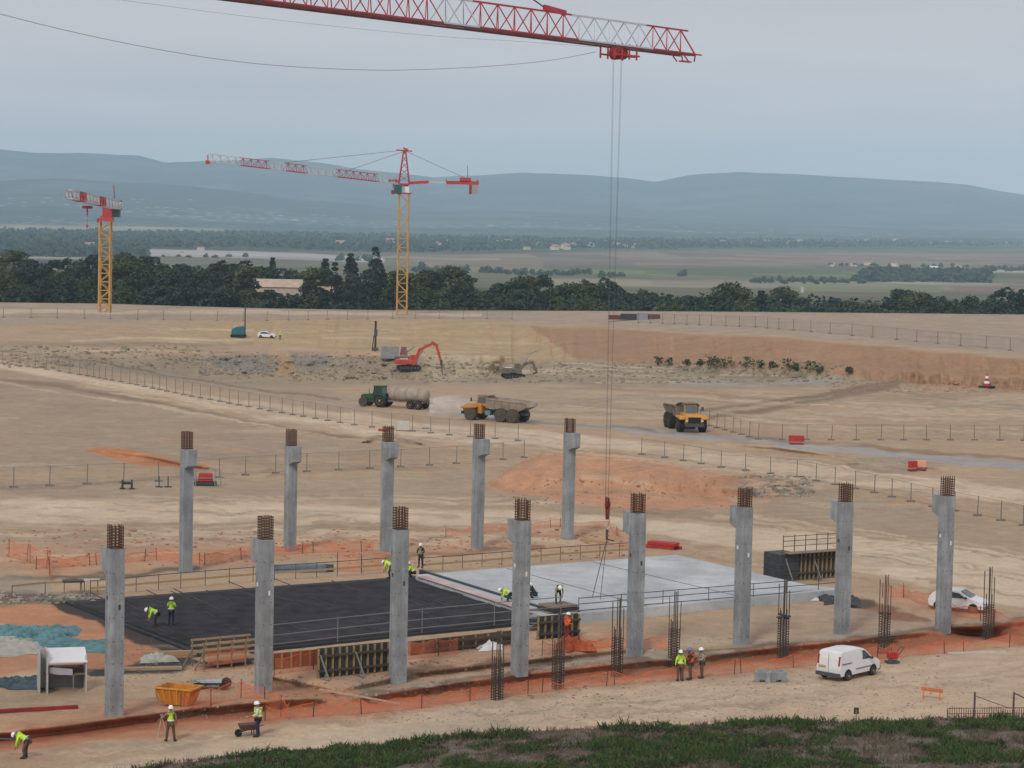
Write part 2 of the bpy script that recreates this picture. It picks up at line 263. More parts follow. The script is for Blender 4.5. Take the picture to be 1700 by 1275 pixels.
def vcol_mat(name, fine=((.11, .14), (.6, .16), (4.0, .16)), rough=.95, bump=.35, streak=None):
    mt = bpy.data.materials.new(name); mt.use_nodes = True; n = mt.node_tree; b = n.nodes['Principled BSDF']
    b.inputs['Roughness'].default_value = rough; b.inputs['Specular IOR Level'].default_value = .12
    a = n.nodes.new('ShaderNodeAttribute'); a.attribute_name = 'soil'; cur = a.outputs['Color']
    t = n.nodes.new('ShaderNodeTexCoord'); last = None
    for sc, v in fine:
        no = n.nodes.new('ShaderNodeTexNoise'); no.inputs['Scale'].default_value = sc; no.inputs['Detail'].default_value = 5; no.inputs['Roughness'].default_value = .62
        if streak:
            mp = n.nodes.new('ShaderNodeMapping'); mp.inputs['Scale'].default_value = streak; n.links.new(t.outputs['Object'], mp.inputs[0]); n.links.new(mp.outputs[0], no.inputs[0])
        else: n.links.new(t.outputs['Object'], no.inputs[0])
        mr = n.nodes.new('ShaderNodeMapRange'); mr.inputs[1].default_value = .25; mr.inputs[2].default_value = .75; mr.inputs[3].default_value = 1 - v; mr.inputs[4].default_value = 1 + v
        n.links.new(no.outputs[0], mr.inputs[0])
        mu = n.nodes.new('ShaderNodeMix'); mu.data_type = 'RGBA'; mu.blend_type = 'MULTIPLY'; mu.inputs[0].default_value = 1
        n.links.new(cur, mu.inputs[6]); n.links.new(mr.outputs[0], mu.inputs[7]); cur = mu.outputs[2]; last = no
    n.links.new(cur, b.inputs['Base Color'])
    if bump:
        bp = n.nodes.new('ShaderNodeBump'); bp.inputs['Strength'].default_value = bump; bp.inputs['Distance'].default_value = .15
        n.links.new(last.outputs[0], bp.inputs['Height']); n.links.new(bp.outputs[0], b.inputs['Normal'])
    return mt
def grid_obj(name, X, Y, Z, col, mat, flip=False):
    r, c = X.shape; V = np.stack([X, Y, Z], -1).reshape(-1, 3)
    i = np.arange(r * c).reshape(r, c); q = np.stack([i[:-1, :-1], i[1:, :-1], i[1:, 1:], i[:-1, 1:]], -1).reshape(-1, 4)
    if flip: q = q[:, ::-1]
    me = bpy.data.meshes.new(name); me.vertices.add(len(V)); me.vertices.foreach_set('co', V.ravel())
    me.loops.add(q.size); me.loops.foreach_set('vertex_index', q.ravel().astype(np.int32))
    me.polygons.add(len(q)); me.polygons.foreach_set('loop_start', np.arange(0, q.size, 4, dtype=np.int32)); me.polygons.foreach_set('loop_total', np.full(len(q), 4, np.int32))
    me.polygons.foreach_set('use_smooth', np.ones(len(q), bool)); me.update()
    if col is not None:
        at = me.color_attributes.new('soil', 'FLOAT_COLOR', 'POINT'); cc = np.ones((len(V), 4)); cc[:, :3] = np.clip(col.reshape(-1, 3), 0, 1); at.data.foreach_set('color', cc.ravel())
    me.materials.append(mat); o = bpy.data.objects.new(name, me); C.collection.objects.link(o); return o
def S(o, label=None, cat=None, group=None, kind=None):
    if label: o['label'] = label
    if cat: o['category'] = cat
    if group: o['group'] = group
    if kind: o['kind'] = kind
    return o
# ------------------------------------------------------------ ground of the site
def yedge(x): return ip(x, [(-900, 490), (0, 502), (175, 504), (300, 508), (450, 512), (650, 515), (1000, 516), (1300, 518), (1700, 522), (2600, 533)])
xs = np.concatenate([np.arange(-900, -60, 25), np.arange(-60, 1760, 3.0), np.arange(1760, 2601, 25)])
ts = np.concatenate([np.arange(0, 1, 1 / 390.0), [1.0, 1.03, 1.08, 1.15, 1.3, 1.6, 2.2, 3.5, 6, 12, 30]])
XX, TT = np.meshgrid(xs, ts); E0 = yedge(XX); YY = E0 + (1290 - 515) * TT
ZZ = zfull(XX, YY) * (TT <= 1.02) + 0
gx, gy = Pn(XX, YY, ZZ); gcol = colpx(XX, YY)
# platform lip tucks down behind the edge
gx0, gy0 = Pn(XX[:1], YY[:1], ZZ[:1]); gx = np.vstack([gx0 * 1.01, gx]); gy = np.vstack([gy0 + 8, gy]); gz = np.vstack([np.full((1, len(xs)), -14.0), ZZ]); gcol = np.concatenate([gcol[:1] * .6, gcol])
S(grid_obj('ground', gx, gy, gz, gcol, vcol_mat('soil'), flip=False), 'sandy graded earth of the building site', kind='structure')
# ------------------------------------------------------------ valley floor beyond the platform
def zval(X, Y):
    k = ss(-70, 60, X * 700 / np.maximum(Y, 1))
    prof = np.interp(Y, [680, 760, 1000, 1250, 2200, 3100, 60000], [-8, -3, -3, -10, -36, -55, -55])
    profr = np.interp(Y, [680, 760, 1000, 1250, 2200, 3100, 60000], [-8, -8, -10, -18, -40, -55, -55])
    return prof * (1 - k) + profr * k + 1.2 * fbm(X / 90, Y / 90, 2)
VB = (.125, .12, .075)
VPAINT = [('p', [(-500, 375), (2400, 395), (2400, 412), (1100, 414), (820, 422), (600, 418), (-500, 412)], (.035, .055, .035), 3, .85),
 ('p', [(-500, 408), (240, 410), (240, 440), (-500, 440)], (.035, .055, .035), 2, .9),
 ('p', [(245, 413), (420, 417), (500, 420), (640, 428), (640, 436), (245, 424)], (.42, .39, .38), 1, .9),
 ('p', [(-500, 372), (260, 376), (400, 381), (400, 384), (-500, 381)], (.34, .30, .22), 1.5, .7),
 ('p', [(0, 425), (160, 428), (160, 431), (0, 430)], (.40, .36, .26), 1, .8),
 ('p', [(640, 425), (1100, 418), (2400, 424), (2400, 446), (900, 440), (700, 438)], (.20, .15, .12), 1.5, .85),
 ('p', [(1150, 423), (1700, 426), (2300, 428), (2300, 431), (1150, 427)], (.26, .13, .10), 1, .7),
 ('p', [(860, 446), (1500, 452), (1500, 460), (860, 455)], (.12, .17, .06), 1.2, .85),
 ('p', [(700, 438), (900, 440), (900, 452), (700, 448)], (.20, .18, .12), 1.5, .8),
 ('p', [(900, 462), (1700, 470), (2400, 476), (2400, 488), (1380, 480), (900, 474)], (.30, .26, .18), 1.5, .8),
 ('p', [(1300, 473), (1560, 476), (1560, 486), (1300, 484)], (.17, .19, .09), 1.2, .8),
 ('p', [(1580, 474), (2400, 480), (2400, 487), (1580, 483)], (.20, .13, .10), 1.2, .7),
 ('p', [(1500, 447), (2300, 452), (2300, 456), (1500, 452)], (.36, .34, .28), 1, .8),
 ('p', [(600, 425), (830, 430), (830, 432), (600, 428)], (.34, .31, .25), 1, .7)]
yr = np.concatenate([np.geomspace(690, 2600, 70), np.geomspace(2630, 12500, 200)])
xt = np.linspace(-.42, .42, 560); TX, YV = np.meshgrid(xt, yr); XV = TX * YV; ZV = zval(XV, YV)
px, py = Qn(XV, YV, ZV); vc = colpx(px, py, VB, VPAINT)
# patchwork of fields, in world metres
ci = (np.floor(XV / 160 + .3 * np.sin(YV / 900)) * 7 + np.floor(YV / 230) * 13).astype(int); rr = _tab[ci & 255, (ci * 3) & 255][..., None]
far = ss(2300, 2800, YV)[..., None]; vc = vc * (1 + far * (rr - .5) * .5)
wood = (1 - ss(1300, 1900, YV))[..., None]; vc = vc * (1 - wood) + np.array((.045, .06, .028)) * wood
S(grid_obj('valley_floor', XV, YV, ZV, vc, vcol_mat('valley_fields', ((.012, .2), (.004, .15)), bump=0), flip=True), 'flat valley fields beyond the platform', kind='structure')
# ------------------------------------------------------------ hills
def ridge(name, label, crest, Dc, Db, colr, seed, spots=0.0, x0=-1200, x1=2900, top=None):
    xp = np.linspace(x0, x1, 520); yc = ip(xp, crest) + 1.6 * fbm(xp / 60 + seed, xp * 0 + seed, 4)
    tr = np.concatenate([np.linspace(0, 1, 90), [1.15, 1.4, 1.8]])
    Xc = np.array([at_dist(a, b, Dc)[:] for a, b in zip(xp, yc)])
    T, I = np.meshgrid(tr, np.arange(len(xp)), indexing='ij')
    Yr = Db + (Dc - Db) * T; Xr = Xc[I, 0] / Dc * Yr; zc = Xc[I, 2]
    hgt = np.where(T <= 1, -58 + (zc + 58) * (np.clip(T, 0, 1) ** 1.25), zc - (T - 1) * (zc + 56) * 1.0)
    nz = fbm(Xr / 900 + seed, Yr / 700, 5); hgt = hgt + nz * 80 * np.sin(np.clip(T, 0, 1) * np.pi) * np.clip((zc + 58) / 450, .1, 1)
    cc = np.empty(T.shape + (3,)); cc[:] = colr
    a = ss(.0, .35, fbm(Xr / 420 + 5 * seed, Yr / 260, 4))[..., None] * .7; cc = cc * (1 - a) + np.array((.085, .10, .085)) * a
    if spots:
        sp_ = (_rs.rand(*T.shape) > 1 - spots * (1 - np.clip(T * 1.6, 0, 1)))[..., None] * .75; cc = cc * (1 - sp_) + np.array((.55, .48, .40)) * sp_
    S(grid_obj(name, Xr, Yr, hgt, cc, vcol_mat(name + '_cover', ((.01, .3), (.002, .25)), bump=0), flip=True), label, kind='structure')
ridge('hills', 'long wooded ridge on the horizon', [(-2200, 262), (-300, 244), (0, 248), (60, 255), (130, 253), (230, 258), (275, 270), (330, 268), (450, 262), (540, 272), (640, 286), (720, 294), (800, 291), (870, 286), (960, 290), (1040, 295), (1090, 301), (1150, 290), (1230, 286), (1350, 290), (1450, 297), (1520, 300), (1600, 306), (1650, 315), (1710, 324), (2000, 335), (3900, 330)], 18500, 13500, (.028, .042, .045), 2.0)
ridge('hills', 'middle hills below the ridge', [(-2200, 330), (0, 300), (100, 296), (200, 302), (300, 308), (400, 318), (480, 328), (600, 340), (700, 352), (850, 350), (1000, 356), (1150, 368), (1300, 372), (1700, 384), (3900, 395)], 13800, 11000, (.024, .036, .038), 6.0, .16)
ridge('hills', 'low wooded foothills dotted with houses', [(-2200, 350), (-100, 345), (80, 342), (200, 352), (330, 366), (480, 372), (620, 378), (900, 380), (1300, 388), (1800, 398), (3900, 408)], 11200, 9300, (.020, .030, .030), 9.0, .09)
# ------------------------------------------------------------ mesh building
def Rz(a): return Matrix.Rotation(a, 3, 'Z')
class MB:
    def __init__(s): s.v = []; s.f = []; s.mi = []; s.m = 0
    def add(s, vs, fs):
        b = len(s.v); s.v += [tuple(v) for v in vs]; s.f += [[b + i for i in f] for f in fs]; s.mi += [s.m] * len(fs)
    def box(s, c, d, rot=None, taper=1.0, ty=None):
        ty = taper if ty is None else ty; hx, hy, hz = d[0] / 2, d[1] / 2, d[2] / 2
        vs = [Vector((sx * hx * (taper if sz > 0 else 1), sy * hy * (ty if sz > 0 else 1), sz * hz)) for sz in (-1, 1) for sx, sy in ((-1, -1), (1, -1), (1, 1), (-1, 1))]
        if rot is not None: vs = [rot @ v for v in vs]
        s.add([v + Vector(c) for v in vs], [(3, 2, 1, 0), (4, 5, 6, 7), (0, 1, 5, 4), (1, 2, 6, 5), (2, 3, 7, 6), (3, 0, 4, 7)]); return s
    def bar(s, a, b, w=.05, h=None):
        a = Vector(a); b = Vector(b); h = h or w; d = b - a; l = d.length
        if l < 1e-6: return s
        d.normalize(); u = d.cross(Vector((0, 0, 1)));
        if u.length < 1e-3: u = Vector((1, 0, 0))
        u.normalize(); t = u.cross(d); vs = []
        for p in (a, b):
            for su, st in ((-1, -1), (1, -1), (1, 1), (-1, 1)): vs.append(p + u * su * w / 2 + t * st * h / 2)
        s.add(vs, [(3, 2, 1, 0), (4, 5, 6, 7), (0, 1, 5, 4), (1, 2, 6, 5), (2, 3, 7, 6), (3, 0, 4, 7)]); return s
    def rod(s, a, b, r=.05, n=6, r2=None):
        a = Vector(a); b = Vector(b); r2 = r if r2 is None else r2; d = (b - a)
        if d.length < 1e-6: return s
        d.normalize(); u = d.cross(Vector((0, 0, 1)))
        if u.length < 1e-3: u = Vector((1, 0, 0))
        u.normalize(); t = u.cross(d); vs = []
        for p, q in ((a, r), (b, r2)):
            for k in range(n): an = 2 * math.pi * k / n; vs.append(p + (u * math.cos(an) + t * math.sin(an)) * q)
        s.add(vs, [[k, (k + 1) % n, n + (k + 1) % n, n + k][::-1] for k in range(n)] + [list(range(n)), list(range(n, 2 * n))[::-1]]); return s
    def path(s, pts, r=.03, n=4):
        for a, b in zip(pts[:-1], pts[1:]): s.rod(a, b, r, n)
        return s
    def prism(s, prof, y0, y1, inset=0, ax='y'):   # profile in x-z, extruded along y
        n = len(prof); cx = sum(p[0] for p in prof) / n; cz = sum(p[1] for p in prof) / n
        vs = [(p[0], y0, p[1]) for p in prof] + [(p[0], y1, p[1]) for p in prof]
        if ax == 'x': vs = [(v[1], v[0], v[2]) for v in vs]
        s.add(vs, [list(range(n)), list(range(n, 2 * n))[::-1]] + [[(k + 1) % n, k, n + k, n + (k + 1) % n] for k in range(n)]); return s
    def loft(s, rings, cap=True):
        n = len(rings[0]); b = [v for r in rings for v in r]; f = []
        for i in range(len(rings) - 1):
            for k in range(n): f.append([i * n + k, i * n + (k + 1) % n, (i + 1) * n + (k + 1) % n, (i + 1) * n + k])
        if cap: f += [list(range(n))[::-1], list(range((len(rings) - 1) * n, len(rings) * n))]
        s.add(b, f); return s
    def build(s, name, mats, parent=None, smooth=False, bevel=0, loc=None, rot=None):
        me = bpy.data.meshes.new(name); me.from_pydata(s.v, [], s.f)
        for mt in (mats if isinstance(mats, (list, tuple)) else [mats]): me.materials.append(mt)
        if any(s.mi): me.polygons.foreach_set('material_index', s.mi)
        if smooth: me.polygons.foreach_set('use_smooth', [True] * len(me.polygons))
        me.update(); o = bpy.data.objects.new(name, me); C.collection.objects.link(o)
        if parent: o.parent = parent
        if loc is not None: o.location = loc
        if rot is not None: o.rotation_euler = (0, 0, rot)
        if bevel:
            bv = o.modifiers.new('bevel', 'BEVEL'); bv.width = bevel; bv.segments = 2; bv.limit_method = 'ANGLE'
        return o
def E_(name, loc, rz, label, cat, group=None):
    o = bpy.data.objects.new(name, None); C.collection.objects.link(o); o.location = loc; o.rotation_euler = (0, 0, rz); o.empty_display_size = .3
    return S(o, label, cat, group)
def heading(a, b):
    d = G(*b) - G(*a); return math.atan2(d.y, d.x)
def copy_tree(o, parent=None):
    c = o.copy(); C.collection.objects.link(c); c.parent = parent
    for ch in list(o.children): copy_tree(ch, c)
    return c
# materials used by the things
conc = M('concrete', (.31, .335, .345), .85, .10, 1.3, bump=.05); conc2_ = M('slab_concrete', (.47, .49, .50), .8, .13, .25, stretch=(1, .3, 1))
rust = M('rusty_rebar', (.115, .058, .035), .8, .3, 6); rustd = M('rebar_dark', (.075, .06, .05), .8, .3, 5)
steel = M('galvanised_steel', (.22, .23, .24), .5, .15, 4, metal=.3); steeld = M('dark_steel', (.07, .075, .08), .6, .2, 4)
red = M('red_paint', (.42, .035, .03), .5, .15, 2); redd = M('dark_red_paint', (.25, .03, .03), .6, .2, 2); wht = M('white_paint', (.72, .73, .74), .35, .05, 2, spec=.5)
yel = M('mast_yellow', (.50, .29, .085), .6, .15, 1); ora = M('safety_orange', (.75, .13, .03), .7, .2, 3); blk = M('black_rubber', (.022, .021, .02), .85, .3, 4)
dusty = M('dusty_rubber', (.085, .07, .055), .9, .3, 3); truck_y = M('truck_yellow', (.50, .22, .045), .6, .2, 1.5); dump_g = M('dump_body_grey', (.30, .255, .20), .7, .25, 1)
dump_d = M('dump_body_dust', (.21, .165, .125), .85, .25, 1); glass = M('window_glass', (.03, .045, .05), .12, .1, 2, spec=.8); glassg = M('cab_glass', (.08, .12, .12), .15, .1, 2, spec=.8)
green = M('tractor_green', (.02, .09, .045), .5, .2, 2); rimy = M('rim_yellow', (.30, .25, .10), .7, .2, 3); tank = M('tank_dusty', (.34, .29, .235), .75, .18, 1.2)
exred = M('excavator_orange_red', (.46, .06, .03), .5, .15, 2); timber = M('timber', (.38, .27, .15), .8, .25, 3, stretch=(1, 8, 8)); timberd = M('weathered_board', (.22, .17, .12), .85, .25, 3)
ply = M('plywood_yellow', (.30, .215, .10), .8, .2, 3); formd = M('formwork_dark', (.045, .05, .055), .6, .3, 2); skipo = M('skip_orange', (.50, .19, .03), .6, .25, 2)
teal = M('teal_machine', (.03, .14, .17), .5, .2, 2); blueg = M('tarpaulin_teal', (.09, .20, .22), .6, .35, 1.5); chrome = M('light_lamp', (.6, .6, .55), .2, .05, 2)
hivis = M('hivis_yellow', (.55, .85, .06), .6, .12, 6); hivo = M('hivis_orange', (.85, .16, .03), .6, .12, 6); skin_ = M('skin', (.28, .16, .11), .6, .08, 8); navy = M('navy_trousers', (.022, .028, .075), .8, .2, 8)
brown_t = M('brown_trousers', (.12, .07, .055), .8, .2, 8); khaki = M('khaki_cloth', (.30, .31, .22), .8, .2, 8); hat_w = M('helmet_white', (.85, .86, .86), .35, .03, 4); hat_b = M('helmet_blue', (.13, .18, .42), .35, .05, 4)
darkc = M('dark_cloth', (.03, .03, .035), .8, .2, 8); reflect = M('reflective_band', (.7, .72, .66), .4, .05, 6); boot = M('boots', (.04, .03, .025), .7, .2, 8)
stone = M('pale_render', (.52, .42, .33), .85, .1, 1); tile = M('roof_tile', (.42, .30, .22), .8, .15, 1); shut = M('window_dark', (.05, .05, .055), .4, .1, 2)
def layered(mt, layers):     # multiply extra noise (stains, streaks) and a per-object tint into a material
    n = mt.node_tree; b = n.nodes['Principled BSDF']; src = b.inputs['Base Color'].links[0].from_socket; t = n.nodes.new('ShaderNodeTexCoord')
    for sc, stx, lo, hi, v0, v1 in layers:
        mp = n.nodes.new('ShaderNodeMapping'); mp.inputs['Scale'].default_value = stx; n.links.new(t.outputs['Object'], mp.inputs[0]); oi = n.nodes.new('ShaderNodeObjectInfo')
        cm = n.nodes.new('ShaderNodeVectorMath'); cm.operation = 'ADD'; n.links.new(mp.outputs[0], cm.inputs[0]); ml = n.nodes.new('ShaderNodeMath'); ml.operation = 'MULTIPLY'; ml.inputs[1].default_value = 50; n.links.new(oi.outputs['Random'], ml.inputs[0]); n.links.new(ml.outputs[0], cm.inputs[1])
        no = n.nodes.new('ShaderNodeTexNoise'); no.inputs['Scale'].default_value = sc; no.inputs['Detail'].default_value = 5; no.inputs['Roughness'].default_value = .65; n.links.new(cm.outputs[0], no.inputs[0])
        mr = n.nodes.new('ShaderNodeMapRange'); mr.inputs[1].default_value = lo; mr.inputs[2].default_value = hi; n.links.new(no.outputs[0], mr.inputs[0])
        c2 = n.nodes.new('ShaderNodeMix'); c2.data_type = 'RGBA'; n.links.new(mr.outputs[0], c2.inputs[0]); c2.inputs[6].default_value = v0 + (1,); c2.inputs[7].default_value = v1 + (1,)
        mu = n.nodes.new('ShaderNodeMix'); mu.data_type = 'RGBA'; mu.blend_type = 'MULTIPLY'; mu.inputs[0].default_value = 1; n.links.new(src, mu.inputs[6]); n.links.new(c2.outputs[2], mu.inputs[7]); src = mu.outputs[2]
    n.links.new(src, b.inputs['Base Color'])
layered(conc, [(1.0, (2.2, 2.2, .16), .45, .65, (.82, .82, .83), (1.08, 1.08, 1.08)), (1.3, (.6, .6, .55), .35, .65, (.78, .77, .76), (1.12, 1.13, 1.14)), (9, (1, 1, 1), .3, .42, (.7, .68, .66), (1, 1, 1))])
conc2 = M('slab_concrete', (.60, .61, .59), .7, .10, .25, stretch=(1, .3, 1)); layered(conc2, [(.16, (1, 1, 1), .46, .60, (.84, .87, .89), (1.08, 1.08, 1.07)), (.6, (.4, 2.2, 1), .52, .72, (1, 1, 1), (.84, .83, .80)), (3, (1, 1, 1), .3, .45, (.8, .8, .8), (1, 1, 1))])
def alpha_mat(name, col, a, scale=None, var=.2):
    mt = bpy.data.materials.new(name); mt.use_nodes = True; n = mt.node_tree; b = n.nodes['Principled BSDF']; b.inputs['Base Color'].default_value = col + (1,); b.inputs['Roughness'].default_value = .7
    t = n.nodes.new('ShaderNodeTexCoord'); no = n.nodes.new('ShaderNodeTexNoise'); no.inputs['Scale'].default_value = scale or 1.0; n.links.new(t.outputs['Object'], no.inputs[0])
    mr = n.nodes.new('ShaderNodeMapRange'); mr.inputs[1].default_value = .3; mr.inputs[2].default_value = .7; mr.inputs[3].default_value = max(0, a - var); mr.inputs[4].default_value = min(1, a + var)
    n.links.new(no.outputs[0], mr.inputs[0]); n.links.new(mr.outputs[0], b.inputs['Alpha']); MATS[name] = mt; return mt
netm = alpha_mat('orange_netting', (.66, .19, .09), .33, 1.1, .2); meshm = alpha_mat('fence_wire_mesh', (.16, .155, .15), .10, .5, .05); spraym = alpha_mat('spray_droplets', (.80, .82, .86), .07, .6, .06)
# ------------------------------------------------------------ columns
AX = math.radians(32)     # direction of the column rows
def cage(mb, w, z0, z1, nb, step, r=.02, r2=.016):
    pts = [(-w, -w), (w, -w), (w, w), (-w, w)]
    for i in range(4):
        a, b = pts[i], pts[(i + 1) % 4]
        for k in range(nb):
            t = k / nb; x, y = a[0] + (b[0] - a[0]) * t, a[1] + (b[1] - a[1]) * t; mb.bar((x, y, z0), (x, y, z1 + rnd.uniform(-.05, .05)), r * 2)
    z = z0 + step * .5
    while z < z1 - .04:
        for i in range(4):
            a, b = pts[i], pts[(i + 1) % 4]; mb.bar((a[0] * 1.08, a[1] * 1.08, z), (b[0] * 1.08, b[1] * 1.08, z), r2 * 2)
        z += step
FRONT = [(189, 1188, 908), (437, 1150, 893), (660, 1135, 877), (862, 1118, 862), (1053, 1090, 850), (1230, 1070, 840), (1397, 1052, 832), (1565, 1048, 822)]
BACK = [(308, 950, 745), (481, 915, 740), (641, 915, 733), (792, 910, 728), (942, 895, 718)]
ord_ = ['foreground concrete column nearest the left edge of the site', 'foreground concrete column beside the timber ramp and standing worker', 'foreground concrete column at the end of the leaning formwork panel', 'foreground concrete column in front of the dark and pale slab joint', 'foreground concrete column before the middle of the pale slab', 'foreground concrete column just left of the dark formwork wall', 'foreground concrete column behind the white van', 'rightmost foreground concrete column hiding part of the white car']
ordb = ['far row column beside the parked red trailer', 'far row column second from left, above the blue stacked material', 'far row column in front of the small grey spoil heap', 'far row column below the articulated dumper', 'far row column standing in front of the big orange earth mound']
def column(x, yb, yt, label, side, seed):
    p = G(x, yb); scale = F_PX / p.y; h = (yb - yt) / scale * 1.012
    o = E_('concrete_column', p - Vector((0, 0, .15)), AX + (math.pi if side < 0 else 0), label, 'column', 'precast concrete columns awaiting their beams'); h += .15
    s = MB(); w = .39
    s.box((0, 0, h / 2), (2 * w, 2 * w, h))
    for xx in (-.13, .12):      # formwork joints standing 8 mm proud
        for yy in (-w - .004, w + .004): s.box((xx, yy, h * .47), (.035, .012, h * .9))
        for yy in (-w - .004, w + .004): s.box((yy, xx, h * .47), (.012, .035, h * .9))
    s.box((0, 0, h * .28), (2 * w + .014, 2 * w + .014, .03)); s.box((0, 0, h * .71), (2 * w + .014, 2 * w + .014, .03))
    s.build('shaft', conc, o, bevel=.03)
    th_ = MB()
    for zz in [h * q for q in (.08, .2, .33, .46, .6, .74, .86)]:
        for a_ in (-.24, .24): th_.box((a_, -w - .012, zz), (.055, .012, .055)); th_.box((-w - .012, a_, zz), (.012, .055, .055))
    th_.build('tie_holes', steeld, o)
    c = MB(); c.prism([(w, h - 1.42), (w + .12, h - 1.42), (w + .68, h - 1.2), (w + .68, h), (w, h)], -w * .98, w * .98, ax='x'); c.build('corbel', conc, o)
    k = MB(); cage(k, w * .80, h - .05, h + 1.26 + .06 * math.sin(seed), 3, .155, .022, .021); k.build('rebar_cage', rust, o)
    t = MB(); t.box((-w - .008, .12, h * .70 + .1), (.02, .16, .22)); t.box((.1, -w - .008, h * .66), (.12, .02, .28)); t.build('marking_label', wht if seed % 2 else shut, o)
for i, (c, l) in enumerate(zip(FRONT, ord_)): column(*c, l, 1, i)
for i, (c, l) in enumerate(zip(BACK, ordb)): column(*c, l, -1, i + 1)
# starter bars of columns still to be cast
SB = [(825, 1162, 1040), (926, 1144, 1010), (1024, 1124, 985), (1118, 1108, 975), (1299, 1093, 955), (1467, 1085, 948), (1640, 1062, 935)]
slab_l = ['before the orange net, left of the fourth foreground column', 'between the fourth and fifth columns beside the orange clad worker', 'close on the left of the fifth foreground column', 'beside the three talking workers', 'with dark clamps halfway up, left of the white van', 'rising behind the parked white van', 'rightmost of all, by the small white car']
for i, ((x, yb, yt), l) in enumerate(zip(SB, slab_l)):
    p = G(x, yb); h = (yb - yt) / (F_PX / p.y); o = E_('starter_bars', p - Vector((0, 0, .1)), AX, 'tall starter bar cage ' + l, 'rebar cage', 'starter bars for columns not yet cast')
    v = MB(); w = .24; hh = [h, h * .86, h * .97, h * .93, h, h * .62, h * .6, h * .64]
    for k, (a, b) in enumerate([(-w, -w), (w, -w), (w, w), (-w, w), (0, -w), (w, 0), (0, w), (-w, 0)]): v.bar((a, b, 0), (a + rnd.uniform(-.04, .04), b + rnd.uniform(-.04, .04), hh[k]), .045)
    v.build('vertical_bar', rustd, o); t = MB(); cage(t, w * .98, 0, h * .52, 2, .16, .014, .016); t.build('stirrups', rustd, o)
    if i == 4:
        t = MB(); t.box((0, 0, h * .53), (1.1, .12, .10)); t.box((0, .05, h * .55), (.12, 1.0, .10)); t.box((.25, .1, h * .53 - .1), (.3, .25, .2)); t.build('clamp', steeld, o)
    if i == 5: t = MB(); t.box((0, 0, h * .52), (.62, .62, .05)); t.build('tie_plate', rustd, o)
# ------------------------------------------------------------ slabs
def quad_slab(name, pts, z, th, mat, label, inset=0):
    ps = [Vector((*[float(a[0]) for a in Pn([x], [y], z)], z)) for x, y in pts]; n = len(ps); s = MB()
    s.add([p for p in ps] + [p - Vector((0, 0, th)) for p in ps], [list(range(n)), list(range(n, 2 * n))[::-1]] + [[(k + 1) % n, k, n + k, n + (k + 1) % n] for k in range(n)])
    o = s.build(name, mat); return o, ps
wo, wp = quad_slab('concrete_slab', [(905, 1024), (1400, 978), (1345, 972), (1123, 921), (690, 954), (705, 960)], .62, .9, conc2, '')
S(wo, 'freshly cast pale grey concrete slab behind the columns', 'slab')
bo, bp_ = quad_slab('blinding_slab', [(900, 1030), (336, 1088), (108, 998), (700, 955)], .14, .5, M('membrane_black', (.035, .037, .042), .75, .25, .5, stretch=(.3, 2, 1)), '')
S(bo, 'dark slab bed covered by rebar mats, left of the pale slab', 'slab')
# reinforcement mat laid on the dark bed
a, b, c, d = [Vector((*[float(q[0]) for q in Pn([x], [y], .26)], .26)) for x, y in ((895, 1026), (345, 1082), (122, 1000), (700, 958))]
mb = MB(); nU, nV = 150, 110
for i in range(nU + 1): t = i / nU; mb.bar(a.lerp(b, t) + Vector((0, 0, .02)), d.lerp(c, t) + Vector((0, 0, .02)), .035)
for i in range(nV + 1): t = i / nV; mb.bar(a.lerp(d, t) + Vector((0, 0, -.02)), b.lerp(c, t) + Vector((0, 0, -.02)), .035)
for i in range(50):
    u, v = rnd.random(), rnd.random(); p = a.lerp(b, u).lerp(d.lerp(c, u), v); q = p + (d - a).normalized() * rnd.uniform(2, 6); mb.bar(p + Vector((0, 0, .06)), q + Vector((0, 0, .06)), .05)
S(mb.build('rebar_mat', M('mat_bars', (.065, .062, .068), .7, .4, .8)), 'grid of dark reinforcing bars covering the left slab bed', 'rebar mat')
a, b, c, d = [Vector((*[float(q[0]) for q in Pn([x], [y], .64)], .64)) for x, y in ((905, 1022), (1390, 977), (1123, 922), (694, 955))]
for k, (u, v, lab) in enumerate([(.33, .5, 'nearer'), (.66, .5, 'farther')]):
    s = MB(); p, q = a.lerp(b, u), d.lerp(c, u); s.bar(p, q, .05, .03); S(s.build('joint_strip', steel), '%s thin grey joint strip across the pale slab' % {'nearer': 'left', 'farther': 'right'}[lab], 'strip')
# upstand with starter mesh between the two slabs
def wallrun(name, pts, z0, h, th, mat, label, cat, parent=None):
    ps = [G(x, y) for x, y in pts]; s = MB()
    for p, q in zip(ps[:-1], ps[1:]):
        dd = (q - p); l = dd.length; an = math.atan2(dd.y, dd.x); s.box((p + q) / 2 + Vector((0, 0, z0 + h / 2)), (l, th, h), Rz(an))
    return S(s.build(name, mat), label, cat)
wallrun('slab_edge_form', [(698, 962), (903, 1027)], .15, .62, .25, formd, 'long black formwork strip where the pale slab meets the rebar bed', 'formwork')
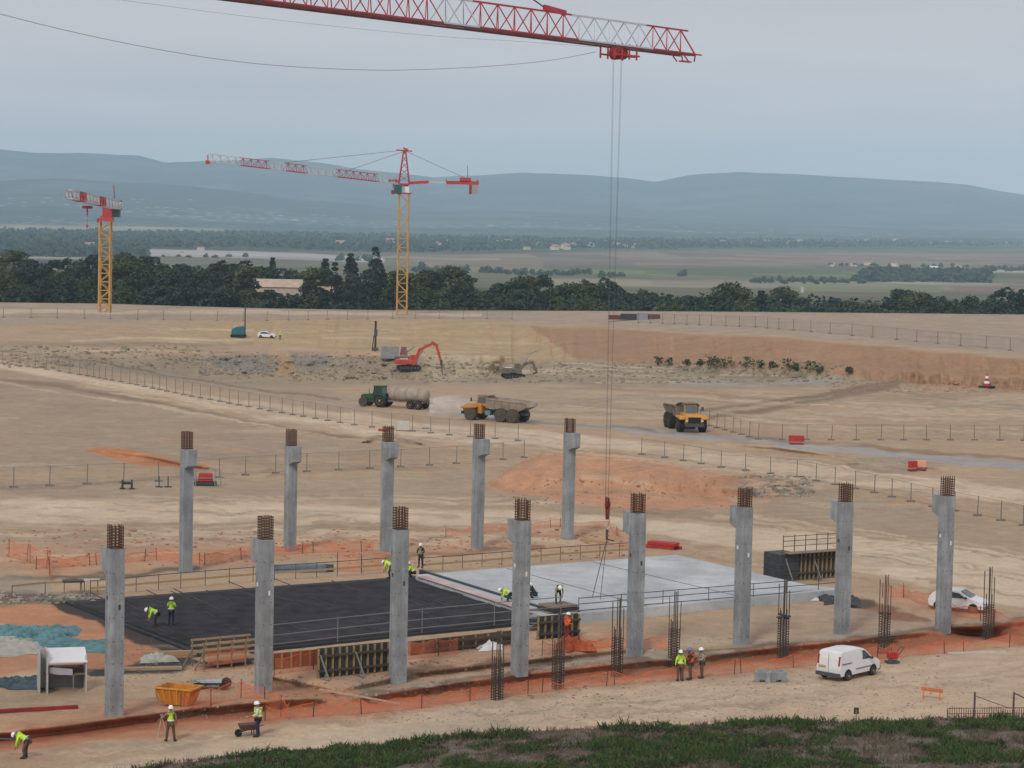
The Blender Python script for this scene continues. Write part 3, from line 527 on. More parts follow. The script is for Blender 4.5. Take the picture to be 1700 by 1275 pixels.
# ------------------------------------------------------------ rails, fences, nets
def guardrail(label, pts, h=1.15, step=1.7, rails=(.55, 1.08), z=0, mat=None, thick=.05, group='guard rails round the slabs', boards=False):
    mat = mat or steeld; ps = [G(x, y, z) for x, y in pts]; o = E_('guard_rail', ps[0], 0, label, 'guard rail', group); base = ps[0]
    post = None
    for p, q in zip(ps[:-1], ps[1:]):
        n = max(1, int((q - p).length / step))
        for i in range(n + (q == ps[-1])):
            r = p.lerp(q, i / n) - base
            if post is None: s = MB(); s.bar((0, 0, 0), (0, 0, h), thick); post = s.build('post', mat, o, loc=r)
            else: c = post.copy(); C.collection.objects.link(c); c.parent = o; c.location = r
    for k, zz in enumerate(rails):
        s = MB()
        for p, q in zip(ps[:-1], ps[1:]): s.bar(p - base + Vector((0, 0, zz)), q - base + Vector((0, 0, zz)), thick * .9, thick * (3 if boards and k == 0 else 1))
        s.build('rail', timber if boards and k == 0 else mat, o)
    return o
def net(label, pts, h=1.0, step=3.0, sag=.25, seed=0, z=0):
    ps = [G(x, y, z) for x, y in pts]; base = ps[0]; o = E_('safety_net', base, 0, label, 'safety net', 'orange plastic safety nets'); s = MB(); pl = MB(); top = []; bot = []
    for p, q in zip(ps[:-1], ps[1:]):
        n = max(2, int((q - p).length / .5))
        for i in range(n):
            t = i / n; r = p.lerp(q, t) - base; L_ = (q - p).length * t; ph = (L_ % step) / step
            hh = h - sag * math.sin(ph * math.pi) * (.5 + .5 * math.sin(seed + L_)) + .08 * math.sin(L_ * 3.1 + seed); off = .12 * math.sin(L_ * 1.7 + seed)
            bot.append(r + Vector((off, off * .5, 0))); top.append(r + Vector((0, 0, hh)))
            if ph < .5 / step or i == 0:
                if pl.v: c = stk.copy(); C.collection.objects.link(c); c.parent = o; c.location = r; c.rotation_euler = (rnd.uniform(-.08, .08), rnd.uniform(-.08, .08), 0)
                else: pl.bar((0, 0, -.1), (0, 0, h + .15), .05); stk = pl.build('stake', rustd, o, loc=r)
    bot.append(ps[-1] - base); top.append(ps[-1] - base + Vector((0, 0, h)))
    n = len(bot); s.add(bot + top, [[i, i + 1, n + i + 1, n + i] for i in range(n - 1)]); s.build('netting', netm, o, smooth=True)
    r = MB(); r.path([v + Vector((0, 0, .01)) for v in top], .018); r.build('top_line', ora, o); return o
def fence(label, pts, step=3.5, h=2.0, jit=.03, mat=None, feet=True, th=.08, gap=()):
    mat = mat or M('fence_post_grey', (.17, .16, .15), .7, .2, 3); ps = [G(x, y) for x, y in pts]; base = ps[0]; o = E_('mesh_fence', base, 0, label, 'fence', 'temporary mesh fences across the platform')
    tot = sum((q - p).length for p, q in zip(ps[:-1], ps[1:])); n = min(99, int(tot / step)); pos = []
    def along(d):
        for p, q in zip(ps[:-1], ps[1:]):
            l = (q - p).length
            if d <= l: return p.lerp(q, d / l)
            d -= l
        return ps[-1]
    post = None; foot = None
    for i in range(n + 1):
        r = along(tot * i / n) - base; X = np.array([r.x + base.x]); Y = np.array([r.y + base.y]); pos.append(r)
        if post is None:
            s = MB(); s.bar((0, 0, -.2), (0, 0, h), th); s.box((0, 0, .07), (.8, .28, .16)); post = s.build('post', mat, o, loc=r)
        else: c = post.copy(); C.collection.objects.link(c); c.parent = o; c.location = r; c.rotation_euler = (rnd.uniform(-jit, jit), rnd.uniform(-jit, jit), 0)
    s = MB(); m2 = len(pos)
    s.add([v + Vector((0, 0, .12)) for v in pos] + [v + Vector((0, 0, h - .05)) for v in pos], [[i, i + 1, m2 + i + 1, m2 + i] for i in range(m2 - 1)]); s.build('wire_mesh', meshm, o)
    s = MB()
    for a_, b_ in zip(pos[:-1], pos[1:]): s.bar(a_ + Vector((0, 0, h - .04)), b_ + Vector((0, 0, h - .04)), th * .3); s.bar(a_ + Vector((0, 0, .2)), b_ + Vector((0, 0, .2)), th * .2)
    s.build('rail', mat, o); return o
def sub(pts, n=8):
    r = []
    for (a_, b_), (c_, d_) in zip(pts[:-1], pts[1:]): r += [(a_ + (c_ - a_) * i / n, b_ + (d_ - b_) * i / n) for i in range(n)]
    return r + [pts[-1]]
fence('long mesh fence beside the haul road from the left edge to the tractor', sub([(-40, 598), (0, 603), (100, 617), (200, 634), (300, 655), (450, 683), (600, 708), (760, 724), (860, 732)]), 3.3, 2.1)
fence('mesh fence on concrete feet across the middle, left of the orange mound', sub([(-40, 812), (60, 808), (150, 804), (250, 800), (330, 797), (420, 788), (520, 783), (620, 778), (700, 774), (790, 768), (870, 760)]), 3.6, 2.0)
fence('mesh fence running behind the orange mound to the right edge', sub([(1065, 755), (1110, 761), (1200, 777), (1320, 792), (1440, 816), (1540, 840), (1640, 860), (1740, 882)]), 3.6, 1.9)
fence('row of leaning fence posts on the right beyond the grey haul road', sub([(1150, 700), (1260, 730), (1400, 731), (1500, 731), (1600, 731), (1740, 732)]), 3.1, 2.0, .06)
fence('faint mesh fence on the upper platform at right', sub([(1060, 536), (1250, 543), (1400, 556), (1550, 570), (1760, 590)]), 7, 2.4, th=.12)
fence('faint mesh fence along the far left platform edge', sub([(-40, 527), (100, 528), (250, 531), (400, 533), (520, 531), (700, 529), (850, 530)]), 6.5, 2.4, th=.11)
guardrail('guard rail along the far edge of the pale slab', [(702, 952), (800, 944), (930, 933), (1060, 924)], z=.1, boards=True)
guardrail('guard rail along the far edge of the dark slab bed', [(150, 992), (300, 978), (420, 968), (560, 958), (640, 952)], z=.1, boards=True)
guardrail('guard rail at the near edge of the pale slab', [(960, 1032), (1100, 1019), (1250, 1006), (1410, 992)], h=1.3, z=.35, rails=(.4, .85, 1.25), step=3)
guardrail('double guard rail over the near edge of the dark slab bed', [(440, 1098), (560, 1084), (700, 1068), (820, 1056), (930, 1046)], h=1.6, z=.7, rails=(.3, .85, 1.5), mat=steel, step=4.5, boards=False)
guardrail('low timber rail at the left end of the works', [(20, 993), (75, 987), (140, 985)], h=.9, z=0, boards=True, rails=(.85,))
net('orange net along the trench under the three workers and the van', [(780, 1164), (900, 1150), (1020, 1138), (1130, 1129), (1230, 1118), (1360, 1104), (1480, 1093), (1600, 1082), (1740, 1066)], .75, 4, .45, 1)
net('orange net sagging along the trench below the formwork panel', [(440, 1196), (520, 1190), (600, 1186), (700, 1176), (790, 1163)], .7, 4, .5, 2)
net('orange net round the trench in front of the skip', [(300, 1185), (350, 1172), (400, 1160), (440, 1172), (480, 1195)], .95, 3, .3, 3)
net('orange net stretched behind the left part of the slab', [(60, 945), (160, 938), (260, 930), (340, 938), (430, 925), (520, 918), (620, 915)], .8, 4, .3, 4)
net('bright orange net hung by the far left corner of the works', [(15, 925), (50, 935), (82, 945), (84, 965)], 1.3, 3, .2, 5)
net('orange net beyond the pale slab near the crane hook', [(740, 892), (850, 880), (930, 875), (1010, 878), (1030, 895)], .7, 4, .3, 6)
net('orange net round the trench by the small white car', [(1465, 992), (1500, 992), (1570, 1018), (1650, 1036), (1740, 1056)], .9, 4, .3, 7)
net('orange net across the earth between the middle columns', [(900, 1088), (960, 1078), (1030, 1082), (1110, 1078)], .8, 3, .3, 8)
net('orange net fixed in front of the near slab formwork', [(455, 1122), (520, 1112), (640, 1100), (760, 1086)], 1.0, 4, .1, 9)
net('short orange net by the rebar store behind the slab', [(560, 948), (600, 950), (640, 946)], 1.3, 2, .2, 10)
# ------------------------------------------------------------ formwork
def formwork(label, a, b, h, mat_p, ribs=.45, brace=True, z=0, rail=False, waler=True, th=.12, seed=0):
    A = G(*a); B = G(*b); dd = B - A; dd.z = 0; l = dd.length; o = E_('shuttering', A + Vector((0, 0, z)), math.atan2(dd.y, dd.x), label, 'formwork', None)
    s = MB(); s.box((l / 2, .1, h / 2), (l, th, h)); s.build('board', mat_p, o)
    n = int(l / ribs); s = MB()
    for i in range(n + 1): s.box((l * i / n, -.03, h / 2), (.09, .13, h - .05))
    s.build('stud', ply, o)
    if waler:
        s = MB()
        for zz in (.25, .75): s.box((l / 2, -.15, h * zz), (l + .1, .10, .12))
        s.build('waler', rustd, o)
    if brace:
        k = max(2, int(l / 2.2))
        for i in range(k + 1): s = MB(); s.bar((l * i / k, -.22, h * .8), (l * i / k + .1, -1.2, 0), .07); s.bar((l * i / k, -.22, 0.05), (l * i / k, -1.2, 0.05), .06); s.build('brace', steel, o)
    if rail:
        s = MB(); k = 5
        for i in range(k + 1): s.bar((l * i / k, .1, h), (l * i / k, .1, h + 1.3), .05)
        for zz in (.45, .85, 1.2): s.bar((0, .1, h + zz), (l, .1, h + zz), .045)
        s.build('handrail', steeld, o); s = MB(); s.box((l / 2, -.35, h - .02), (l, .75, .05)); s.build('walkway_board', timberd, o)
    return o
formwork('leaning formwork panel with yellow studs and red netting, left of the third column', (528, 1126), (644, 1114), 1.75, formd)
formwork('dark formwork wall with guard rail at the far corner of the pale slab', (1300, 965), (1392, 957), 2.2, formd, .4, True, .0, True)
formwork('low red formwork run holding the near edge of the dark bed', (452, 1112), (648, 1092), .95, M('oiled_form', (.26, .075, .04), .7, .3, 2), .6, False, 0, False, False)
formwork('low timber formwork run between the third and fourth columns', (680, 1088), (852, 1070), .85, M('oiled_dark', (.11, .075, .05), .7, .3, 2), .9, False, 0, False, True)
formwork('dark formwork stack by the worker in orange', (893, 1062), (960, 1056), 1.5, formd, .5, False, 0, False, True)
o = E_('formwork_box', G(1296, 962), AX + math.pi / 2, 'squat dark steel form at the left end of the formwork wall', 'formwork')
s = MB(); s.box((0, 0, 1.05), (2.0, 1.8, 2.1)); s.build('form_body', formd, o); s = MB()
for k in range(4): s.box((0, 0, .4 + .45 * k), (2.06, 1.86, .05))
s.build('stiffener', steeld, o)
# dark pump rig / shutter stack that a worker bends over
o = E_('shutter_stack', G(926, 1030, .2), AX - math.pi / 2, 'pile of black shutter boards and pallets under the bending worker', 'stack')
for k in range(5): s = MB(); s.box((rnd.uniform(-.15, .15), rnd.uniform(-.15, .15), .12 + .19 * k), (2.0 - .08 * k, 2.7 - .15 * k, .14), Rz(rnd.uniform(-.14, .14))); s.build('board', formd if k % 2 else timberd, o)
st_, _ = quad_slab('membrane_strip', [(900, 1019), (880, 1017), (690, 956), (706, 956)], .628, .004, M('strip_pink', (.50, .36, .32), .8, .3, .6), ''); S(st_, 'pinkish strip of membrane along the left edge of the pale slab', 'strip')
for q, (x, y, rz_, lab) in enumerate([(884, 1030, .3, 'dark blue board heap left of the black shutter pile'), (905, 1044, .5, 'low dark board heap below the black shutter pile')]):
    o = E_('board_heap', G(x, y, .15), rz_, lab, 'boards')
    for k in range(5): s = MB(); s.box((rnd.uniform(-.2, .2), rnd.uniform(-.2, .2), .08 + .13 * k), (2.6, .5 + .2 * (k % 2), .09), Rz(rnd.uniform(-.3, .3))); s.build('board', M('board_darkblue', (.05, .07, .09), .6, .3, 2) if k % 2 else steel, o)
# timber ramp with netting
A = G(338, 1112); o = E_('timber_walkway', A, heading((338, 1112), (430, 1104)), 'timber walkway with handrails leading to the dark bed, left of the second column', 'walkway'); l = (G(430, 1104) - A).length
s = MB()
for k in range(5): s.box((l / 2, .2 + .28 * k, .45), (l, .24, .06))
s.build('deck', timber, o)
for yy in (0, 1.5):
    s = MB()
    for zz in (.85, 1.2, 1.55): s.bar((-.1, yy, zz), (l + .2, yy, zz), .05, .12)
    s.build('handrail', timber, o); s = MB()
    for k in range(5): s.bar((l * k / 4, yy, 0), (l * k / 4, yy, 1.6), .08)
    s.build('post', timberd, o)
for yy in (0, 1.5): s = MB(); s.bar((-.6, yy, 0), (0, yy, 1.0), .08); s.build('brace', timberd, o)
s = MB(); s.add([(.2, -.05, .2), (l * .75, -.05, .25), (l * .75, -.05, 1.2), (.2, -.05, 1.15)], [(0, 1, 2, 3)]); s.build('netting', netm, o)
# ------------------------------------------------------------ vehicles
def wheel(parent, x, y, r, wd, side, tyre, rim, n=20):
    s = MB(); s.rod((0, -wd / 2, 0), (0, wd / 2, 0), r * .97, n); rr = [(r * .90, -wd / 2), (r, -wd * .38), (r, wd * .38), (r * .90, wd / 2)]
    s = MB(); rings = []
    for ra, yy in [(r * .55, -wd / 2)] + rr + [(r * .55, wd / 2)]: rings.append([(ra * math.cos(2 * math.pi * k / n), yy, ra * math.sin(2 * math.pi * k / n)) for k in range(n)])
    s.loft(rings)
    if r > .5:
        for k in range(n): a_ = 2 * math.pi * k / n; s.box((r * .985 * math.cos(a_), 0, r * .985 * math.sin(a_)), (.06 * r, wd * .9, .05 * r), Matrix.Rotation(-a_, 3, 'Y'))
    o = s.build('wheel', tyre, parent, smooth=False, loc=(x, y, r))
    t = MB(); e = side * wd / 2; t.loft([[(q * r * math.cos(2 * math.pi * k / 16), e + side * dy, q * r * math.sin(2 * math.pi * k / 16)) for k in range(16)] for q, dy in ((.57, -.02), (.56, .015), (.44, -.05), (.2, -.04), (.18, .03), (.05, .03))])
    t.build('rim', rim, o); return o
def dumper(label, pos, rz, y_mat, dmat, tyre, loaded=False):
    o = E_('articulated_dumper', pos, rz, label, 'dump truck')
    s = MB(); s.prism([(1.9, .9), (4.6, 1.0), (4.85, 1.25), (4.8, 1.9), (4.4, 2.12), (3.1, 2.2), (1.9, 2.2)], -1.05, 1.05); s.build('hood', y_mat, o, bevel=.08)
    s = MB()
    for yy in (-1.38, 1.38): s.prism([(2.35, 1.75), (4.75, 1.55), (4.8, 1.72), (4.2, 1.98), (2.4, 1.98)], yy - .38, yy + .38)
    s.build('mudguard', y_mat, o, bevel=.05)
    s = MB(); s.box((4.84, 0, 1.5), (.06, 1.5, .75)); s.build('grille', blk, o); s = MB(); s.box((4.92, 0, .95), (.3, 2.3, .4)); s.build('bumper', steeld, o)
    for yy in (-.95, .95): s = MB(); s.box((4.9, yy, 1.45), (.08, .25, .2)); s.build('headlight', chrome, o)
    s = MB(); s.prism([(1.15, 1.9), (2.95, 1.9), (2.75, 3.25), (1.2, 3.3)], -.75, .75); c = s.build('cab', y_mat, o, bevel=.06)
    for yy in (-.765, .765): g = MB(); g.prism([(1.35, 2.3), (2.72, 2.3), (2.6, 3.1), (1.38, 3.12)], yy - .01, yy + .01); g.build('side_window', glassg, o)
    g = MB(); g.add([(2.96, -.66, 2.2), (2.96, .66, 2.2), (2.80, .66, 3.15), (2.80, -.66, 3.15)], [(0, 1, 2, 3)]); g.build('windscreen', glassg, o)
    s = MB(); s.box((1.95, 0, 3.36), (1.95, 1.7, .1)); s.build('cab_roof', dmat, o)
    for yy in (-1.3, 1.3): s = MB(); s.bar((2.9, yy * .7, 2.6), (3.4, yy, 2.7), .05); s.box((3.4, yy, 2.75), (.08, .3, .5)); s.build('mirror', steeld, o)
    s = MB(); s.box((.6, 0, 1.15), (1.4, 1.0, .7)); s.box((-2.2, 0, 1.2), (5.2, .9, .4)); s.box((.1, 0, 1.3), (.8, .5, .9)); s.build('chassis', steeld, o)
    s = MB(); s.box((.85, .95, 1.1), (.8, .5, .6)); s.build('fuel_tank', M('tank_blue', (.10, .22, .25), .5, .2, 2), o)
    # open body
    prof = [(.9, 1.75), (-3.9, 1.55), (-5.2, 2.15), (-5.35, 2.6), (-4.6, 2.75), (1.0, 3.0)]
    s = MB(); t = .1; w0, w1 = 1.15, 1.5
    for sg in (-1, 1):
        a_ = [(x, sg * (w0 + (w1 - w0) * (z - 1.5) / 1.4), z) for x, z in prof]; b_ = [(x, sg * (w0 - t + (w1 - w0) * (z - 1.5) / 1.4), z) for x, z in prof]; n = 6
        s.add(a_ + b_, [list(range(n)), list(range(n, 2 * n))[::-1]] + [[k, (k + 1) % n, n + (k + 1) % n, n + k] for k in range(n)])
        for x in (-3.6, -2.5, -1.4, -.3): s.bar((x, sg * 1.22, 1.65), (x, sg * 1.5, 2.8), .14)
        s.bar((1.0, sg * 1.52, 3.0), (-4.6, sg * 1.5, 2.76), .14)
    s.add([(.9, -1.15, 1.75), (.9, 1.15, 1.75), (-3.9, 1.15, 1.55), (-3.9, -1.15, 1.55), (-5.2, -1.3, 2.15), (-5.2, 1.3, 2.15)], [(0, 1, 2, 3), (3, 2, 5, 4)])
    s.box((.98, 0, 2.4), (.12, 2.7, 1.3)); s.add([(1.0, -1.5, 3.0), (1.0, 1.5, 3.0), (1.5, 1.2, 3.35), (1.5, -1.2, 3.35)], [(0, 1, 2, 3), (3, 2, 1, 0)])
    s.build('dump_body', dmat, o)
    for x, yy in ((3.35, 1.35), (3.35, -1.35), (-1.35, 1.3), (-1.35, -1.3), (-3.15, 1.3), (-3.15, -1.3)): wheel(o, x, yy, .93, .72, 1 if yy > 0 else -1, tyre, dusty)
    return o
p1 = G(797, 695); p2 = G(852, 703); rz = math.atan2(p1.y - p2.y, p1.x - p2.x)
dumper('orange articulated dumper seen from the side behind the water spray, dusty grey body', G(826, 699), math.atan2(5.0, -8), truck_y, dump_g, dusty)
dumper('yellow articulated dumper facing the viewer in a cloud of dust, right of the crane cables', G(1136, 713), math.radians(-80), M('dumper_yellow', (.56, .27, .045), .55, .2, 1.5), dump_d, blk)
bpy.data.objects['articulated_dumper.001'].scale = (1.08,) * 3
def tractor(label, pos, rz):
    o = E_('tractor', pos, rz, label, 'tractor')
    s = MB(); s.prism([(.3, 1.0), (2.5, .95), (2.65, 1.15), (2.55, 1.6), (2.2, 1.72), (.3, 1.9)], -.42, .42); s.build('bonnet', green, o, bevel=.06)
    s = MB(); s.prism([(-.9, 1.3), (.4, 1.3), (.55, 1.9), (.25, 2.85), (-.85, 2.85), (-1.05, 1.8)], -.72, .72); s.build('cab', glass, o, bevel=.04)
    s = MB()
    for x, x2 in ((.5, .27), (-.25, -.3), (-1.0, -.84)):
        for yy in (-.74, .74): s.bar((x, yy, 1.4), (x2, yy, 2.87), .09)
    s.build('cab_frame', green, o); s = MB(); s.box((-.3, 0, 2.92), (1.45, 1.6, .14)); s.build('cab_roof', green, o, bevel=.04)
    s = MB()
    for yy in (-.95, .95): s.prism([(-1.75, 1.2), (-1.6, 1.65), (-1.0, 1.9), (-.2, 1.9), (.15, 1.5), (.05, 1.45), (-.25, 1.78), (-1.0, 1.78), (-1.5, 1.55), (-1.65, 1.2)], yy - .3, yy + .3)
    s.build('mudguard', green, o); s = MB(); s.box((.4, 0, .85), (3.6, .6, .4)); s.build('chassis', steeld, o); s = MB(); s.rod((1.2, .5, 1.7), (1.2, .5, 2.6), .05, 6); s.build('exhaust', steeld, o)
    for yy in (-.93, .93): wheel(o, -.85, yy, .95, .55, 1 if yy > 0 else -1, blk, rimy); wheel(o, 1.95, yy * .95, .66, .42, 1 if yy > 0 else -1, dusty, dusty)
    return o
hd = math.atan2(4.2, -8.5)
tp = G(628, 675); tractor('dark green tractor pulling the dusty water tanker', tp, hd)
bk_ = tp + Vector((-math.cos(hd), -math.sin(hd), 0)) * 4.9
o = E_('water_tanker', bk_, hd, 'dusty beige water tanker behind the tractor, spraying the road', 'tanker')
s = MB(); R_ = .98; rings = []
for x, q in ((3.0, .3), (2.9, .75), (2.6, 1.0), (-2.6, 1.0), (-2.9, .8), (-3.0, .35)): rings.append([(x, R_ * q * math.cos(2 * math.pi * k / 20), 1.95 + R_ * q * math.sin(2 * math.pi * k / 20)) for k in range(20)])
s.loft(rings); s.build('tank', tank, o, smooth=True)
s = MB()
for x in (-1.8, 0, 1.8): s.loft([[(x + dx, (R_ + .02) * math.cos(2 * math.pi * k / 20), 1.95 + (R_ + .02) * math.sin(2 * math.pi * k / 20)) for k in range(20)] for dx in (-.04, .04)])
s.build('tank_band', dump_d, o); s = MB(); s.box((.3, 0, .95), (5.6, .9, .22)); s.bar((2.8, 0, .9), (4.2, 0, .8), .2); s.build('chassis', dump_d, o)
s = MB(); s.rod((-3.0, 0, 1.4), (-3.35, 0, 1.0), .16, 8); s.box((-3.3, 0, .9), (.15, 1.4, .2)); s.build('spray_bar', steeld, o); s = MB(); s.bar((3.05, .3, 1.0), (3.05, .3, 3.05), .06); s.build('stand_pipe', ply, o)
for x in (-.75, -2.05):
    for yy in (-.95, .95): wheel(o, x, yy, .58, .42, 1 if yy > 0 else -1, blk, tank)
# water spray: fans of droplets thrown back from the bar
noz = bk_ + Vector((-math.cos(hd), -math.sin(hd), 0)) * 3.3; s = MB(); bx_ = Vector((-math.cos(hd), -math.sin(hd), 0)); sd_ = Vector((-bx_.y, bx_.x, 0))
for L_ in range(3):
    an0 = -.9 + 1.8 * L_ / 5; rows = []
    for i in range(9):
        an = math.radians(-62 + 124 * i / 8); rowp = []
        for j in range(9):
            t = j / 8; dist = (4.2 + .9 * L_) * t * 1.35; zz = .9 + (3.0 + .4 * L_) * t * 1.6 * (1 - t) * math.cos(an * .5) - .8 * t * t
            d_ = bx_ * math.cos(an) + sd_ * math.sin(an); rowp.append(noz + d_ * dist + Vector((0, 0, max(.03, zz) + rnd.uniform(-.08, .08))))
        rows.append(rowp)
    b0 = len(s.v); s.add([p for r in rows for p in r], [[i * 9 + j, i * 9 + j + 1, (i + 1) * 9 + j + 1, (i + 1) * 9 + j] for i in range(8) for j in range(8)])
for i in range(5000):
    an = math.radians(rnd.gauss(0, 30)); t = rnd.random(); k = rnd.uniform(.5, 1.2); d_ = bx_ * math.cos(an) + sd_ * math.sin(an)
    p = noz + d_ * 8 * t * k + Vector((0, 0, max(.05, .9 + 5 * t * (1 - t) * rnd.uniform(.3, 1) - .8 * t))); q = .035; s.add([p + Vector((-q, 0, -q)), p + Vector((q, 0, -q)), p + Vector((0, 0, q * 1.6)), p + Vector((0, q, 0))], [(0, 1, 2), (1, 3, 2), (3, 0, 2)])
S(s.build('water_spray', spraym, smooth=True), 'fan of white water sprayed on the road behind the tanker', 'water spray', kind='stuff')
def excavator(label, pos, rz, body_m, breaker=True, sc=1.0, pose=None, name='excavator'):
    o = E_(name, pos, rz, label, 'excavator')
    for yy in (-1.15, 1.15):
        s = MB(); s.prism([(-2.2, .15), (-1.9, 0), (1.9, 0), (2.3, .2), (2.45, .5), (2.2, .85), (1.9, .95), (-1.9, .95), (-2.3, .8), (-2.45, .45)], yy - .3, yy + .3); s.build('track', blk, o, bevel=.05)
        s = MB()
        for k in range(6): s.rod((-1.8 + .72 * k, yy + (.31 if yy > 0 else -.31), .45), (-1.8 + .72 * k, yy + (.34 if yy > 0 else -.34), .45), .25, 10)
        s.build('road_wheel', steeld, o)
    s = MB(); s.rod((0, 0, .9), (0, 0, 1.2), .7, 14); s.box((0, 0, .65), (1.8, 1.9, .4)); s.build('undercarriage', steeld, o)
    s = MB(); s.prism([(-2.9, 1.2), (1.6, 1.2), (1.6, 1.75), (.4, 2.1), (-2.4, 2.25), (-2.9, 2.0)], -1.35, 1.35); s.build('engine_housing', body_m, o, bevel=.1)
    s = MB(); s.box((-1.2, -.6, 2.32), (1.6, .9, .12)); s.build('hood_plate', wht, o)
    s = MB(); s.prism([(.35, 1.5), (1.75, 1.5), (1.85, 2.1), (1.5, 3.05), (.4, 3.05)], .45, 1.35); s.build('cab', body_m, o, bevel=.05)
    g = MB(); g.prism([(.5, 2.0), (1.7, 2.0), (1.42, 2.92), (.52, 2.92)], 1.351, 1.365); g.add([(1.87, .5, 1.9), (1.87, 1.3, 1.9), (1.56, 1.3, 3.0), (1.56, .5, 3.0)], [(0, 1, 2, 3)]); g.build('cab_window', glassg, o)
    P = pose or [(1.0, 1.7), (2.2, 4.2), (4.9, 5.6), (5.9, 5.0), (6.6, 1.9)]
    s = MB()
    for k in range(2): (x0, z0), (x1, z1) = P[k], P[k + 1]; s.bar((x0, 0, z0), (x1, 0, z1), .42, .62 - .1 * k)
    s.bar((P[1][0] - .25, 0, P[1][1] - .15), (P[1][0] + .3, 0, P[1][1] + .2), .44, .7); s.build('boom', body_m, o, bevel=.04)
    s = MB(); s.bar((P[2][0] - .4, 0, P[2][1] + .2), (P[3][0], 0, P[3][1]), .4, .6); s.bar((P[3][0] - .4, 0, P[3][1] + .5), (P[4][0], 0, P[4][1]), .34, .5); s.build('stick', body_m, o, bevel=.04)
    s = MB(); s.rod((1.4, .28, 1.8), (2.9, .28, 4.2), .09, 8); s.rod((1.4, -.28, 1.8), (2.9, -.28, 4.2), .09, 8); s.rod((2.9, 0, 5.1), (5.3, 0, 5.9), .1, 8); s.build('ram', steel, o)
    s = MB()
    if breaker: s.box((P[4][0] + .1, 0, P[4][1] - .3), (.5, .45, 1.1)); s.rod((P[4][0] + .15, 0, P[4][1] - .8), (P[4][0] + .45, 0, P[4][1] - 3.1), .13, 8, .05); s.build('rock_breaker', dusty, o)
    else: s.prism([(P[4][0] - .6, P[4][1] - .9), (P[4][0] + .3, P[4][1] - 1.0), (P[4][0] + .5, P[4][1] - .2), (P[4][0], P[4][1]), (P[4][0] - .7, P[4][1] - .2)], -.6, .6); s.build('bucket', steeld, o)
    o.scale = (sc,) * 3; return o
excavator('orange-red excavator with raised boom and rock breaker in the quarry pit', G(679, 614), math.radians(8), exred, sc=1.0)
excavator('small dusty excavator low in the pit right of the red one', G(852, 628), math.radians(10), M('dusty_machine', (.16, .135, .10), .8, .3, 1.5), False, .95, [(1.0, 1.7), (2.4, 3.0), (3.8, 3.4), (4.3, 3.2), (5.0, 1.4)])
